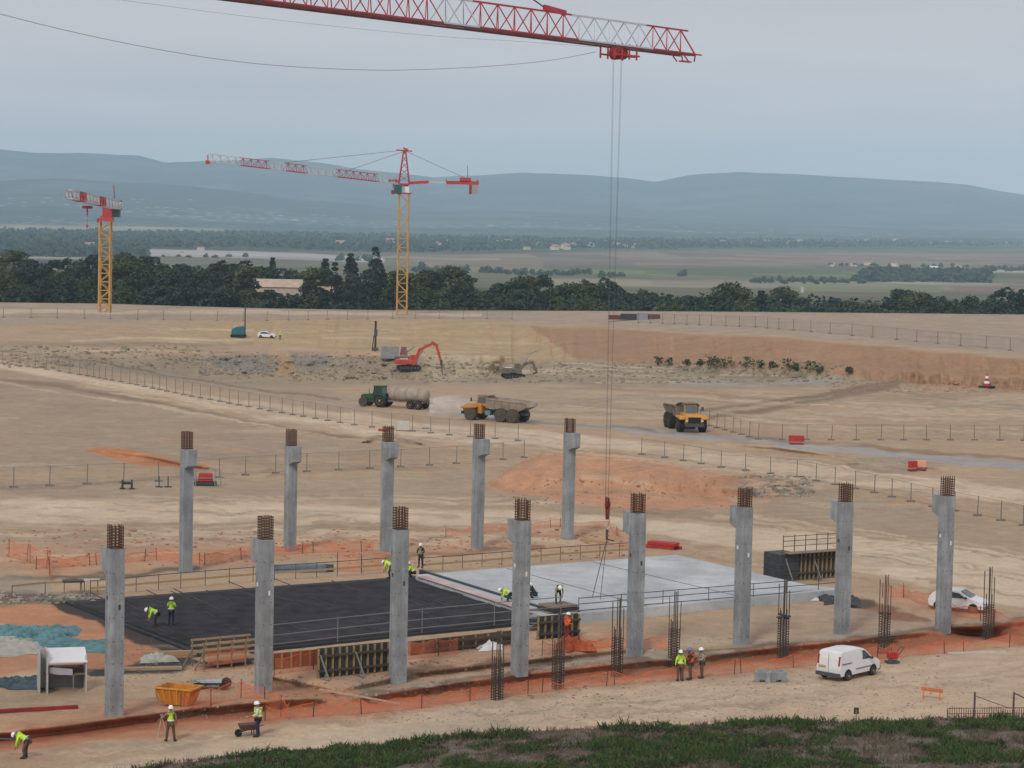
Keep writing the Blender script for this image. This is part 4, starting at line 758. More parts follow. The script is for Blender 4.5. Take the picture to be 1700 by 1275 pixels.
def car(label, pos, rz, kind):
    o = E_('van' if kind == 'van' else 'car', pos, rz, label, 'van' if kind == 'van' else 'car')
    if kind == 'van':
        L0, L1, wd, zr = -2.1, 2.1, .88, 1.8
        prof = [(-2.1, .42), (-2.13, .8), (-2.08, 1.35), (-1.98, 1.72), (-1.8, 1.8), (-.2, 1.84), (.45, 1.78), (.95, 1.45), (1.32, 1.14), (1.85, 1.02), (2.08, .85), (2.12, .55), (2.1, .36), (-2.05, .34)]
    else:
        L0, L1, wd = -2.0, 2.0, .86
        prof = [(-2.0, .4), (-2.05, .75), (-1.95, 1.0), (-1.7, 1.25), (-1.3, 1.46), (-.5, 1.52), (.2, 1.47), (.7, 1.2), (1.15, .98), (1.75, .86), (2.0, .68), (2.05, .45), (2.0, .3), (-1.95, .3)]
    rings = []
    for yy, ins, dn in ((-wd, .06, .0), (-wd * .98, .02, .0), (0, 0, .03), (wd * .98, .02, .0), (wd, .06, .0)):
        rg = []
        for x, z in prof:
            k = max(0, (z - .95) / .9); yy2 = yy * (1 - .14 * k); rg.append((x * (1 - ins * .3), yy2, z + dn * k - ins * (.3 if z > 1.2 else 0)))
        rings.append(rg)
    s = MB(); s.loft(rings); s.build('body', wht, o, bevel=.03)
    lo = .96 if kind != 'van' else 1.12; yw = wd * .975
    def side(name, pts, mat, off=.006):
        for sg in (-1, 1): g = MB(); q = [(x, sg * (wd * (1 - .14 * max(0, (z - .95) / .9)) + off), z) for x, z in pts]; g.add(q + [(a_, b_ - sg * .03, c_) for a_, b_, c_ in q], [list(range(len(q))), list(range(len(q), 2 * len(q)))[::-1]] + [[k, (k + 1) % len(q), len(q) + (k + 1) % len(q), len(q) + k] for k in range(len(q))]); g.build(name, mat, o)
    if kind == 'van':
        side('side_window', [(.25, 1.14), (1.16, 1.14), (.85, 1.42), (.5, 1.66), (.25, 1.68)], glass)
        side('door_track', [(-1.9, 1.05), (-.9, 1.05), (-.9, 1.09), (-1.9, 1.09)], steeld); side('side_moulding', [(-.5, .62), (1.1, .62), (1.1, .68), (-.5, .68)], steeld)
        side('door_gap', [(.12, .5), (.145, .5), (.145, 1.7), (.12, 1.7)], steel)
        g = MB(); g.add([(1.36, -.66, 1.16), (1.36, .66, 1.16), (.56, .62, 1.79), (.56, -.62, 1.79)], [(0, 1, 2, 3)]); g.build('windscreen', glass, o)
        for yy in (-.8, .8): g = MB(); g.prism([(-2.15, 1.0), (-2.1, 1.0), (-2.02, 1.55), (-2.07, 1.55)], yy * .94 - .05, yy * .94 + .05); g.build('tail_light', redd, o)
        g = MB(); g.box((-2.12, 0, .42), (.2, 1.72, .22)); g.box((2.1, 0, .42), (.2, 1.7, .26)); g.build('bumper', steeld, o)
        g = MB(); g.box((-2.135, 0, 1.1), (.012, .02, 1.1)); g.build('rear_door_gap', steel, o); g = MB(); g.box((-2.145, .45, .86), (.014, .5, .12)); g.build('number_plate', yel, o)
        wx, r = (-1.32, 1.36), .33
    else:
        side('side_window', [(-1.35, .98), (.72, 1.0), (.25, 1.33), (-.5, 1.42), (-1.15, 1.36)], glass); side('door_gap', [(-.32, .4), (-.29, .4), (-.29, 1.4), (-.32, 1.4)], steel)
        g = MB(); g.add([(1.0, -.68, 1.08), (1.0, .68, 1.08), (.28, .58, 1.495), (.28, -.58, 1.495)], [(0, 1, 2, 3)]); g.build('windscreen', glass, o)
        for yy in (-.66, .66): g = MB(); g.box((1.86, yy, .74), (.22, .3, .12)); g.build('headlight', chrome, o); g = MB(); g.box((-1.99, yy, .85), (.08, .25, .18)); g.build('tail_light', redd, o)
        g = MB(); g.box((2.02, 0, .38), (.08, 1.1, .16)); g.build('grille', steeld, o); wx, r = (-1.25, 1.28), .31
    for sg in (-1, 1): g = MB(); g.box((1.0 if kind == 'van' else .75, sg * (wd + .1), 1.18 if kind == 'van' else 1.05), (.12, .2, .14)); g.build('mirror', steeld, o)
    for x in wx:
        for sg in (-1, 1):
            g = MB(); n = 14; g.add([(x + (r + .07) * math.cos(math.pi * k / (n - 1)), sg * (wd + .004), r + (r + .07) * math.sin(math.pi * k / (n - 1))) for k in range(n)], [list(range(n)) if sg > 0 else list(range(n))[::-1]]); g.build('wheel_arch', blk, o)
            wheel(o, x, sg * (wd - .08), r, .2, sg, blk, M('wheel_silver', (.33, .34, .35), .4, .1, 3, metal=.4))
    return o
car('small white panel van seen from behind on the sandy foreground road', G(1408, 1123), math.radians(48), 'van')
car('white hatchback half hidden behind the rightmost foreground column', G(1592, 1013), math.radians(-28), 'car')
car('tiny white car parked by the teal machine on the far upper terrace', G(443, 561), math.radians(-8), 'car')
# teal drilling machine with tall mast, second drill mast, grey plant behind the excavator
o = E_('piling_rig', G(396, 560), 0, 'teal compact drilling rig with a tall thin mast on the far terrace', 'drilling rig')
s = MB(); s.prism([(-1.6, .6), (1.4, .6), (1.5, 1.6), (.9, 2.6), (-.4, 2.4), (-1.5, 1.9)], -.9, .9); s.build('body', teal, o, bevel=.05)
for yy in (-.8, .8): s = MB(); s.prism([(-1.7, .1), (1.6, .1), (1.8, .4), (1.5, .7), (-1.6, .7), (-1.85, .4)], yy - .22, yy + .22); s.build('track', blk, o)
s = MB(); s.bar((1.45, 0, .3), (1.45, 0, 7.6), .28); s.bar((1.2, 0, 1.2), (1.45, 0, 5), .1); s.build('mast', M('mast_grey_green', (.06, .09, .085), .6, .2, 2), o); s = MB(); s.box((-.6, 0, 2.5), (1.2, 1.2, .25)); s.build('hood_plate', M('pale_teal', (.35, .45, .45), .5, .1, 2), o)
o = E_('drill_mast', G(623, 583), 0, 'dark upright drill mast beside grey plant left of the red excavator', 'drilling rig')
s = MB(); s.bar((0, 0, 0), (0, 0, 6.6), .45); s.bar((-.7, 0, 0), (-.35, 0, 3.4), .2); s.build('mast', M('mast_brown', (.05, .03, .025), .7, .2, 2), o); s = MB(); s.box((.05, 0, 4), (.7, .6, 1.4)); s.box((0, 0, .5), (1.3, 1.2, .6)); s.build('drill_head', steeld, o)
o = E_('crusher', G(660, 596), .1, 'grey and rust coloured crushing plant behind the red excavator', 'plant')
s = MB(); s.box((-1.6, 0, 1.6), (3.6, 2, 2.2)); s.box((-2.0, 0, .5), (2.6, 2.2, .8)); s.build('hopper', M('plant_grey', (.26, .27, .26), .7, .2, 1), o, bevel=.05); s = MB(); s.box((1.3, 0, 1.7), (1.6, 1.6, 1.8), taper=.6); s.build('engine_box', M('plant_rust', (.20, .09, .09), .7, .2, 1), o); s = MB(); s.bar((1.6, 0, 1.2), (3.6, 0, 2.7), .7, .2); s.build('conveyor', steel, o)
# small site objects
o = E_('skip', G(297, 1170), math.radians(-18), 'open orange metal skip on the bank above the trench', 'skip')
s = MB(); b_, t_ = [(-.75, -.55), (.75, -.55), (.75, .55), (-.75, .55)], [(-1.05, -.72), (1.05, -.72), (1.05, .72), (-1.05, .72)]
ou = [(x, y, .08) for x, y in b_] + [(x, y, 1.0) for x, y in t_]; inn = [(x * .95, y * .93, .13) for x, y in b_] + [(x * .96, y * .94, 1.0) for x, y in t_]
s.add(ou + inn, [(3, 2, 1, 0), (0, 1, 5, 4), (1, 2, 6, 5), (2, 3, 7, 6), (3, 0, 4, 7), (8, 9, 10, 11), (9, 8, 12, 13), (10, 9, 13, 14), (11, 10, 14, 15), (8, 11, 15, 12), (4, 5, 13, 12), (5, 6, 14, 13), (6, 7, 15, 14), (7, 4, 12, 15)])
s.build('tub', skipo, o); s = MB()
for x in (-.6, -.2, .2, .6): s.bar((x * .85, -.58, .1), (x * 1.1, -.75, .98), .07)
s.bar((-1.08, -.75, 1.0), (1.08, -.75, 1.0), .08); s.bar((-1.08, .75, 1.0), (1.08, .75, 1.0), .08); s.bar((-1.08, -.75, 1.0), (-1.08, .75, 1.0), .08); s.bar((1.08, -.75, 1.0), (1.08, .75, 1.0), .08); s.build('rim_bar', M('skip_rim', (.60, .28, .05), .6, .2, 2), o); [MB().bar((-1.06, yy, .95), (-.9, yy * 1.02, .3), .08).build('lifting_arm', skipo, o) for yy in (-.75, .75)]
o = E_('work_shelter', G(104, 1146), math.radians(16), 'white open-fronted work bench shelter at the left edge of the works', 'shelter'); bw = M('board_white', (.50, .50, .48), .7, .1, 2)
for c_, d_ in (((-1.35, -.05, 1.15), (.08, 1.3, 2.3)), ((-.93, -.1, 1.2), (.08, 1.5, 2.4)), ((1.25, 0, 1.0), (.07, 1.3, 2.0)), ((-1.14, .45, 1.2), (.34, .06, 2.3))): s = MB(); s.box(c_, d_); s.build('side_board', bw, o)
s = MB(); s.add([(-.9, -.75, 1.75), (1.3, -.75, 1.75), (1.3, .6, 2.35), (-.9, .6, 2.35), (-.9, -.75, 1.69), (1.3, -.75, 1.69), (1.3, .6, 2.29), (-.9, .6, 2.29)], [(0, 1, 2, 3), (7, 6, 5, 4), (0, 4, 5, 1), (1, 5, 6, 2), (2, 6, 7, 3), (3, 7, 4, 0)]); s.build('roof', wht, o); s = MB(); s.box((.1, .1, .95), (2.2, .9, .07)); s.box((.2, .1, 1.35), (1.4, .5, .06)); s.build('bench', timberd, o); s = MB(); s.box((.1, .55, .7), (2.3, .05, 1.3)); s.build('back_board', steel, o); s = MB(); s.add([(-.8, -.5, 1.45), (.5, -.5, 1.3), (.5, -.52, .95), (-.3, -.52, 1.0), (-.8, -.52, 1.1)], [(0, 1, 2, 3, 4)]); s.build('hanging_sheet', M('sheet_lilac', (.42, .42, .48), .7, .1, 2), o); s = MB(); s.bar((.55, -.45, 0), (.55, -.45, .95), .07); s.build('leg', steel, o)
def beam_pile(label, x, y, rz, n, l, mat, name='beam', w=.2, cat='beam'):
    o = E_(name, G(x, y), rz, label, cat)
    for k in range(n): s = MB(); s.box((rnd.uniform(-.3, .3), (k % 3) * w * 1.3, w / 2 + (k // 3) * w), (l, w, w * .9), Rz(rnd.uniform(-.05, .05))); s.build('length', mat, o)
    return o
beam_pile('long dark red steel beam lying on the earth at the left edge', 50, 1181, math.radians(22), 1, 5.5, redd, w=.22)
beam_pile('bright red girders stacked beyond the pale slab', 1098, 911, math.radians(-32), 6, 2.6, red, 'girder_stack', .28, 'girder')
beam_pile('blue-grey shutter boards stacked behind the dark bed', 496, 950, math.radians(12), 6, 4.2, M('board_bluegrey', (.13, .18, .22), .7, .2, 2), 'board_stack', .26, 'boards')
beam_pile('black box and boards at the right end of the blue-grey stack', 541, 949, math.radians(12), 3, 1.1, formd, 'board_stack', .4, 'boards')
beam_pile('three planks lying on the sand by the far base of the fifth far column', 985, 900, math.radians(-35), 3, 2.6, timber, 'plank_stack', .16, 'planks')
beam_pile('pale scaffold planks behind the first foreground column', 235, 1113, math.radians(14), 2, 4.4, timber, 'plank_stack', .18, 'planks')
beam_pile('thick timber beam crossing the black gap left of the walkway', 295, 1088, math.radians(16), 1, 4.0, timber, 'timber_beam', .3)
beam_pile('thin long pole leaning over the earth right of the third column', 600, 1158, math.radians(-38), 1, 6.0, M('pale_pole', (.45, .35, .26), .8, .1, 3), 'pole', .09, 'pole')
beam_pile('white pipe lying by the trench below the rightmost column', 1620, 1085, math.radians(14), 1, 4.0, M('pipe_white', (.5, .5, .48), .6, .1, 3), 'pipe', .14, 'pipe')
beam_pile('yellow timber rail behind the three workers', 1175, 1081, math.radians(24), 1, 4.6, ply, 'timber_rail', .13)
beam_pile('thin iron bars scattered on the sand right of the van column', 1450, 1062, math.radians(18), 3, 4.0, rustd, 'bar_bundle', .07, 'bars')
beam_pile('red pipes by the sixth far fence post in the upper field', 640, 716, math.radians(10), 2, 1.2, red, 'pipe', .3, 'pipe')
def box_thing(name, label, cat, x, y, rz, parts):
    o = E_(name, G(x, y), rz, label, cat)
    for nm, c_, d_, mt, tp in parts: s = MB(); s.box(c_, d_, taper=tp); s.build(nm, mt, o, bevel=.03)
    return o
for x, l in ((1266, 'left hollow concrete block of the pair by the trench'), (1291, 'right hollow concrete block of the pair by the trench')):
    o = E_('concrete_block', G(x, 1131), math.radians(-8 if x < 1280 else 6), l, 'concrete block', 'concrete blocks in the foreground'); s = MB(); s.prism([(-.48, 0), (-.15, 0), (-.15, .14), (.15, .14), (.15, 0), (.48, 0), (.48, .62), (-.48, .62)], -.35, .35); s.build('block_body', conc, o, bevel=.03); s = MB(); s.box((-.2, 0, .66), (.2, .3, .1)); s.box((.2, 0, .66), (.2, .3, .1)); s.build('stud', conc, o)
o = E_('barrier', G(1547, 1161), math.radians(-30), 'small orange and white barrier plank on legs in the foreground', 'barrier'); s = MB(); s.box((0, 0, .55), (1.3, .05, .22)); s.build('plank', M('barrier_orange', (.55, .17, .07), .6, .2, 3), o)
for x in (-.5, .5): s = MB(); s.bar((x, 0, .5), (x - .12, .2, 0), .05); s.bar((x, 0, .5), (x + .05, -.2, 0), .05); s.build('leg', ora, o)
for x, y, rz, l in ((1322, 738, 0, 'red and white barrier beside the grey haul road'), (1515, 782, .5, 'left red barrier of the pair by the grey road'), (1529, 781, -.3, 'pale orange barrier of the pair by the grey road')):
    box_thing('road_barrier', l, 'barrier', x, y, rz, [('board', (0, 0, .75), (1.9 if y < 750 else 1.1, .3, .75), red if y < 750 or x < 1520 else M('barrier_pale', (.72, .35, .22), .6, .1, 2), 1), ('foot', (0, 0, .12), (1.7 if y < 750 else 1.0, .6, .18), redd, 1)])
o = E_('warning_cone', G(1638, 643), 0, 'big red and white striped cone on the right of the orange slope', 'traffic cone')
for k in range(5): s = MB(); s.rod((0, 0, .25 + k * .42), (0, 0, .25 + (k + 1) * .42), .62 - k * .1, 14, .62 - (k + 1) * .1); s.build('red_band' if k % 2 == 0 else 'white_band', red if k % 2 == 0 else wht, o)
s = MB(); s.rod((0, 0, 0), (0, 0, .25), 1.5, 12, 1.3); s.build('base', blk, o)
o = E_('cable_drum', G(211, 812), .1, 'black two-ended cable drum standing by the middle fence', 'cable drum')
for x in (-.45, .45): s = MB(); s.rod((x - .08, 0, .45), (x + .08, 0, .45), .48, 14); s.box((x, 0, .05), (.5, .7, .1)); s.build('flange', formd, o)
s = MB(); s.rod((-.4, 0, .6), (.4, 0, .6), .14, 8); s.build('axle', formd, o)
for x in (264, 279): box_thing('fence_foot_post', 'short dark post on a foot, %s of the two by the cable drum' % ('left' if x < 270 else 'right'), 'post', x, 809, 0, [('post', (0, 0, .55), (.1, .1, 1.1), formd, 1), ('foot', (0, 0, .06), (.7, .3, .12), formd, 1)])
o = E_('trailer', G(341, 806), .1, 'red generator trailer inside a pale frame behind the first far column', 'trailer'); s = MB(); s.box((0, 0, .85), (1.5, 1, .8), taper=.85); s.build('generator', red, o, bevel=.05); s = MB(); s.box((0, 0, .25), (2.2, 1.1, .3)); s.build('chassis', formd, o); s = MB()
for x in (-1.9, -.95, .95, 1.5):
    s.bar((x, -.6, 0), (x, -.6, 1.5), .08); s.bar((x, .6, 0), (x, .6, 1.5), .08)
s.bar((-1.9, -.6, 1.5), (1.5, -.6, 1.5), .07); s.bar((-1.9, .6, 1.5), (1.5, .6, 1.5), .07); s.bar((-1.9, -.6, .8), (1.5, -.6, .8), .06); s.build('frame', M('frame_paleblue', (.22, .27, .27), .6, .1, 3), o)
box_thing('water_container', 'large white tank in the upper field behind the third far column', 'tank', 669, 715, .1, [('tank', (0, 0, .65), (1.6, 1.1, 1.1), M('tank_white', (.52, .49, .44), .6, .1, 2), .95), ('pallet', (0, 0, .06), (1.7, 1.2, .12), timberd, 1)])
box_thing('water_container', 'low white tub right of the large tank in the upper field', 'tub', 707, 711, .1, [('tank', (0, 0, .3), (1.0, .7, .4), M('tank_white', (.52, .49, .44), .6, .1, 2), .9), ('pallet', (0, 0, .05), (.8, .6, .1), timberd, 1)])
o = E_('stacked_material', G(1056, 531), 0, 'dark row of stored containers and pipes on the far platform edge', 'stored material')
for nm, x, l_, z, mt in (('container', -5.4, 3.0, 1.1, M('container_maroon', (.12, .035, .04), .6, .2, 1)), ('container', -1.9, 4.0, 1.5, formd), ('container', 1.6, 2.6, 1.8, M('container_grey', (.25, .27, .30), .6, .1, 1)), ('container', 4.5, 3.0, 1.5, M('container_maroon', (.12, .035, .04), .6, .2, 1))): s = MB(); s.box((x, 0, z / 2), (l_, 2.4, z)); s.build(nm, mt, o, bevel=.04)
o = E_('plate_compactor', G(1481, 1101), .3, 'red motor plate compactor on the road in front of the white van', 'compactor'); s = MB(); s.box((0, 0, .5), (.6, .45, .45)); s.build('engine', red, o, bevel=.05); s = MB(); s.box((0, 0, .1), (.8, .55, .12)); s.rod((-.25, -.26, .2), (-.25, -.33, .2), .2, 10); s.build('base_plate', steeld, o); s = MB(); s.bar((.2, -.2, .4), (.7, -.2, 1.0), .04); s.bar((.2, .2, .4), (.7, .2, 1.0), .04); s.bar((.7, -.2, 1.0), (.7, .2, 1.0), .04); s.build('handle', steeld, o)
o = E_('marker_board', G(1421, 1201), 0, 'small dark marker board on a stake at the top of the grass bank', 'marker'); s = MB(); s.bar((0, 0, 0), (0, 0, .75), .05); s.build('stake', timberd, o); s = MB(); s.box((0, 0, .7), (.28, .04, .36)); s.build('board', formd, o)
# trolley of tools near the skip, hand cart by the standing worker, table frames
o = E_('tool_cart', G(348, 1143), .05, 'low cart heaped with pale pipes and black hoses right of the skip', 'cart'); s = MB(); s.box((0, 0, .3), (1.8, .8, .1)); s.build('deck', formd, o); s = MB()
for k in range(7): s.rod((-.8 + rnd.uniform(-.2, .2), -.35 + .1 * k, .4 + .04 * (k % 3)), (.7, -.3 + .1 * k, .42 + .05 * (k % 2)), .05, 6)
s.build('pipe', M('pipe_grey', (.40, .42, .43), .6, .1, 2), o)
for x in (-.6, .8): s = MB(); s.rod((x, -.45, .22), (x, -.35, .22), .22, 12); s.build('wheel', blk, o)
s = MB(); s.rod((.95, -.1, .35), (.95, .1, .35), .3, 12); s.build('hose_reel', M('reel_brown', (.10, .05, .035), .8, .3, 3), o)
o = E_('wheelbarrow', G(411, 1222), .4, 'dark wheelbarrow on the road just left of the standing worker', 'wheelbarrow'); s = MB(); s.box((0, 0, .5), (.7, .5, .3), taper=1.3); s.build('tray', M('barrow_brown', (.10, .05, .04), .7, .2, 3), o); s = MB(); s.rod((-.5, -.05, .2), (-.5, .05, .2), .2, 12); s.build('wheel', blk, o); s = MB()
for yy in (-.22, .22): s.bar((-.5, yy * .3, .22), (.8, yy * 1.2, .6), .04); s.bar((.25, yy, .4), (.3, yy, 0), .04)
s.build('handle', steeld, o)
for (x, y, l, t) in ((121, 985, 'dark topped trestle table at the far left corner of the bed', formd), (148, 984, 'pale trestle table just right of the dark one', M('table_pale', (.45, .40, .33), .7, .1, 2))):
    o = E_('trestle_table', G(x, y), .2, l, 'table'); s = MB(); s.box((0, 0, .92), (1.5, .9, .06)); s.build('table_top', t, o)
    for a_ in (-.6, .6):
        for b_ in (-.35, .35): s = MB(); s.bar((a_, b_, 0), (a_, b_, .9), .06); s.build('leg', timberd, o)
# crumpled teal sheets on the left heap
def sheet(label, x, y, w_, d_, rz, seed, mat=None, hh=.35, name='plastic_sheet'):
    n = 48; s = MB(); vs = []
    for i in range(n):
        for j in range(n):
            u, v = i / (n - 1) - .5, j / (n - 1) - .5; r = 1 + .35 * (vn(np.array([u * 4 + seed]), np.array([v * 4 + 3]))[0] - .5) * 2
            nz = float(abs(fbm(np.array([u * 2.4 * w_ + seed * 3]), np.array([v * 2.0 * d_]), 3)[0])); ed = max(0, 1 - (2 * max(abs(u), abs(v))) ** 4); vs.append((u * w_ * r, v * d_ * r, .03 + hh * nz * ed * 1.0 + .45 * hh * ed))
    s.add(vs, [[i * n + j, (i + 1) * n + j, (i + 1) * n + j + 1, i * n + j + 1] for i in range(n - 1) for j in range(n - 1)]); o = s.build(name, mat or blueg, smooth=False); o.location = G(x, y); o.rotation_euler = (0, 0, rz); return S(o, label, 'plastic sheet')
sheet('large crumpled teal sheet on the left earth heap', 62, 1056, 5.2, 6, .3, 1, hh=.5); sheet('long crumpled teal sheet trailing right of the larger one', 128, 1072, 4.4, 3, -.2, 2, hh=.35)
sheet('dark blue sheet in the hollow below the work shelter', 30, 1136, 4.0, 2.6, .1, 3, M('sheet_dark', (.05, .08, .10), .6, .4, 2), .4); sheet('pale crumpled sheet spread at the far left', 15, 1072, 4.6, 6, .2, 4, M('sheet_pale', (.35, .35, .30), .7, .2, 2), .3)
sheet('white plastic heap between the third and fourth columns', 812, 1076, 1.8, 1.6, .4, 5, M('sheet_white', (.60, .60, .58), .6, .1, 2), .45); sheet('white folded sheet beside the black shutter pile', 902, 1022, 1.2, 1.0, .1, 6, M('sheet_white', (.60, .60, .58), .6, .1, 2), .8)
sheet('crumpled orange net heap before the worker in orange', 950, 1078, 2.2, 1.8, .3, 7, M('net_heap', (.42, .09, .035), .8, .3, 3), .9); sheet('black tarpaulin on the trench corner at the right end of the pale slab', 1395, 1000, 3.0, 2.4, .2, 8, formd, .6)
sheet('white sheet on the corner of the pale slab near the right', 1352, 995, 2.2, 1.4, .1, 9, M('sheet_white', (.60, .60, .58), .6, .1, 2), .3)
sheet('pale bags at the base of the walkway behind the first column', 262, 1098, 2.0, 1.2, .2, 10, M('bag_pale', (.42, .42, .38), .7, .15, 2), .6)
# ------------------------------------------------------------ people
def skin_obj(name, pts, edges, mat, parent, root, lv=1):
    ks = list(pts); ix = {k: i for i, k in enumerate(ks)}; me = bpy.data.meshes.new(name + '_cage'); me.from_pydata([pts[k][0] for k in ks], [(ix[a_], ix[b_]) for a_, b_ in edges], [])
    ob = bpy.data.objects.new(name + '_cage', me); C.collection.objects.link(ob); sk = ob.modifiers.new('s', 'SKIN'); me.skin_vertices  # noqa
    for k in ks:
        r = pts[k][1]; me.skin_vertices[0].data[ix[k]].radius = r if isinstance(r, tuple) else (r, r)
        me.skin_vertices[0].data[ix[k]].use_root = (k == root)
    if lv: sb = ob.modifiers.new('u', 'SUBSURF'); sb.levels = lv; sb.render_levels = lv
    dg = bpy.context.evaluated_depsgraph_get(); dg.update(); nm = bpy.data.meshes.new_from_object(ob.evaluated_get(dg)); bpy.data.objects.remove(ob); bpy.data.meshes.remove(me)
    nm.name = name; nm.materials.clear(); nm.materials.append(mat); nm.polygons.foreach_set('use_smooth', [True] * len(nm.polygons)); o = bpy.data.objects.new(name, nm); C.collection.objects.link(o); o.parent = parent; return o
def person(label, pos, rz, pose, vest=hivis, trousers=navy, helmet=hat_w, sleeve=None, vestd=True, k=1.0):
    o = E_('person', pos, rz, label, 'person'); o.scale = (k * 1.03,) * 3
    V = Vector
    J = dict(pel=V((0, 0, .95)), ch=V((0, 0, 1.32)), nk=V((0, 0, 1.50)), hd=V((.02, 0, 1.62)), tp=V((.02, 0, 1.76)),
             hl=V((0, .1, .90)), kl=V((.02, .13, .48)), al=V((-.01, .14, .08)), tl=V((.17, .16, .04)), hr=V((0, -.1, .90)), kr=V((.02, -.13, .48)), ar=V((-.01, -.14, .08)), tr=V((.17, -.16, .04)),
             sl=V((0, .2, 1.43)), el=V((-.02, .27, 1.15)), wl=V((.08, .27, .90)), sr=V((0, -.2, 1.43)), er=V((-.02, -.27, 1.15)), wr=V((.08, -.27, .90)))
    if pose == 'bend':
        for q, v in dict(pel=(-.12, 0, .88), ch=(.22, 0, 1.10), nk=(.38, 0, 1.14), hd=(.50, 0, 1.10), tp=(.62, 0, 1.13), sl=(.30, .19, 1.08), sr=(.30, -.19, 1.08), el=(.36, .24, .82), er=(.36, -.24, .82), wl=(.42, .2, .58), wr=(.42, -.2, .58), hl=(-.12, .1, .85), hr=(-.12, -.1, .85), kl=(.06, .15, .47), kr=(.0, -.15, .47)).items(): J[q] = V(v)
    if pose == 'squat':
        for q, v in dict(pel=(-.2, 0, .42), ch=(.05, 0, .75), nk=(.14, 0, .90), hd=(.2, 0, 1.0), tp=(.24, 0, 1.13), sl=(.1, .19, .84), sr=(.1, -.19, .84), el=(.25, .26, .62), er=(.25, -.26, .62), wl=(.42, .15, .48), wr=(.42, -.15, .48), hl=(-.18, .1, .42), hr=(-.18, -.1, .42), kl=(.2, .2, .5), kr=(.2, -.2, .5)).items(): J[q] = V(v)
    if pose == 'reach':
        J['el'] = V((.1, .38, 1.2)); J['wl'] = V((.18, .58, 1.02)); J['al'] = V((.0, .2, .08)); J['tl'] = V((.16, .26, .04)); J['kl'] = V((.02, .17, .48)); J['ar'] = V((-.02, -.2, .08)); J['tr'] = V((.14, -.26, .04)); J['kr'] = V((.02, -.16, .48))
    if pose == 'face':
        J['el'] = V((.08, .27, 1.2)); J['wl'] = V((.22, .1, 1.38)); J['er'] = V((.1, -.25, 1.2)); J['wr'] = V((.24, -.08, 1.36))
    if pose == 'hold':
        J['el'] = V((.02, .28, 1.17)); J['wl'] = V((.28, .18, 1.08)); J['er'] = V((.02, -.28, 1.17)); J['wr'] = V((.28, -.16, 1.06)); J['hd'] = V((.06, 0, 1.61)); J['tp'] = V((.09, 0, 1.75))
    if pose == 'walk':
        J['kl'] = V((.16, .1, .5)); J['al'] = V((.22, .11, .09)); J['tl'] = V((.4, .12, .05)); J['kr'] = V((-.04, -.1, .5)); J['ar'] = V((-.24, -.11, .12)); J['tr'] = V((-.08, -.12, .04)); J['wl'] = V((-.12, .26, .95)); J['wr'] = V((.2, -.26, .98))
    B = {'pel': (J['pel'], (.15, .11)), 'ch': (J['ch'], (.16, .115)), 'nk': (J['nk'], .055), 'hd': (J['hd'], (.078, .092)), 'tp': (J['tp'], (.07, .08))}
    E = [('pel', 'ch'), ('ch', 'nk'), ('nk', 'hd'), ('hd', 'tp')]
    B['ns'] = (J['hd'] + (J['hd'] - J['nk']).normalized().cross(V((0, 1, 0))) * -.115 + V((0, 0, .0)), .016); E.append(('hd', 'ns'))
    for sd in 'lr':
        sg = 1 if sd == 'l' else -1
        B['h' + sd] = (J['h' + sd], .085); B['k' + sd] = (J['k' + sd], .06); B['a' + sd] = (J['a' + sd], .042); B['t' + sd] = (J['t' + sd], (.045, .035)); E += [('pel', 'h' + sd), ('h' + sd, 'k' + sd), ('k' + sd, 'a' + sd), ('a' + sd, 't' + sd)]
        B['s' + sd] = (J['s' + sd], .058); B['e' + sd] = (J['e' + sd], .042); B['w' + sd] = (J['w' + sd], .028); E += [('ch', 's' + sd), ('s' + sd, 'e' + sd), ('e' + sd, 'w' + sd)]
        d_ = (J['w' + sd] - J['e' + sd]).normalized(); u_ = d_.cross(V((0, sg, 0)));
        if u_.length < .2: u_ = V((1, 0, 0))
        u_.normalize(); pm = J['w' + sd] + d_ * .075; B['p' + sd] = (pm, (.036, .02)); E.append(('w' + sd, 'p' + sd))
        nrm = d_.cross(u_).normalized()
        for f in range(4):
            r0 = pm + u_ * (.027 - .018 * f) + d_ * .02; ln = (.07, .08, .074, .058)[f]; B['f%s%d' % (sd, f)] = (r0 + d_ * ln * .55, .0095); B['g%s%d' % (sd, f)] = (r0 + d_ * ln * .95 + nrm * .02, .008); E += [('p' + sd, 'f%s%d' % (sd, f)), ('f%s%d' % (sd, f), 'g%s%d' % (sd, f))]
        B['q' + sd] = (J['w' + sd] + d_ * .05 + u_ * .05, .011); B['r' + sd] = (J['w' + sd] + d_ * .085 + u_ * .062, .009); E += [('p' + sd, 'q' + sd), ('q' + sd, 'r' + sd)]
    skin_obj('body', B, E, skin_, o, 'pel')
    T = {q: (J[q], r) for q, r in (('pel', (.168, .128)), ('hl', .105), ('hr', .105), ('kl', .078), ('kr', .078))}
    for sd in 'lr': T['a' + sd] = (J['k' + sd].lerp(J['a' + sd], .92), .066)
    skin_obj('trousers', T, [('pel', 'hl'), ('pel', 'hr'), ('hl', 'kl'), ('hr', 'kr'), ('kl', 'al'), ('kr', 'ar')], trousers, o, 'pel')
    Sv = {q: (J[q], r) for q, r in (('ch', (.17, .125)), ('sl', .07), ('sr', .07), ('el', .056), ('er', .056))}; Sv['wl'] = (J['el'].lerp(J['wl'], .9), .04); Sv['wr'] = (J['er'].lerp(J['wr'], .9), .04)
    skin_obj('shirt', Sv, [('ch', 'sl'), ('ch', 'sr'), ('sl', 'el'), ('sr', 'er'), ('el', 'wl'), ('er', 'wr')], sleeve or vest, o, 'ch')
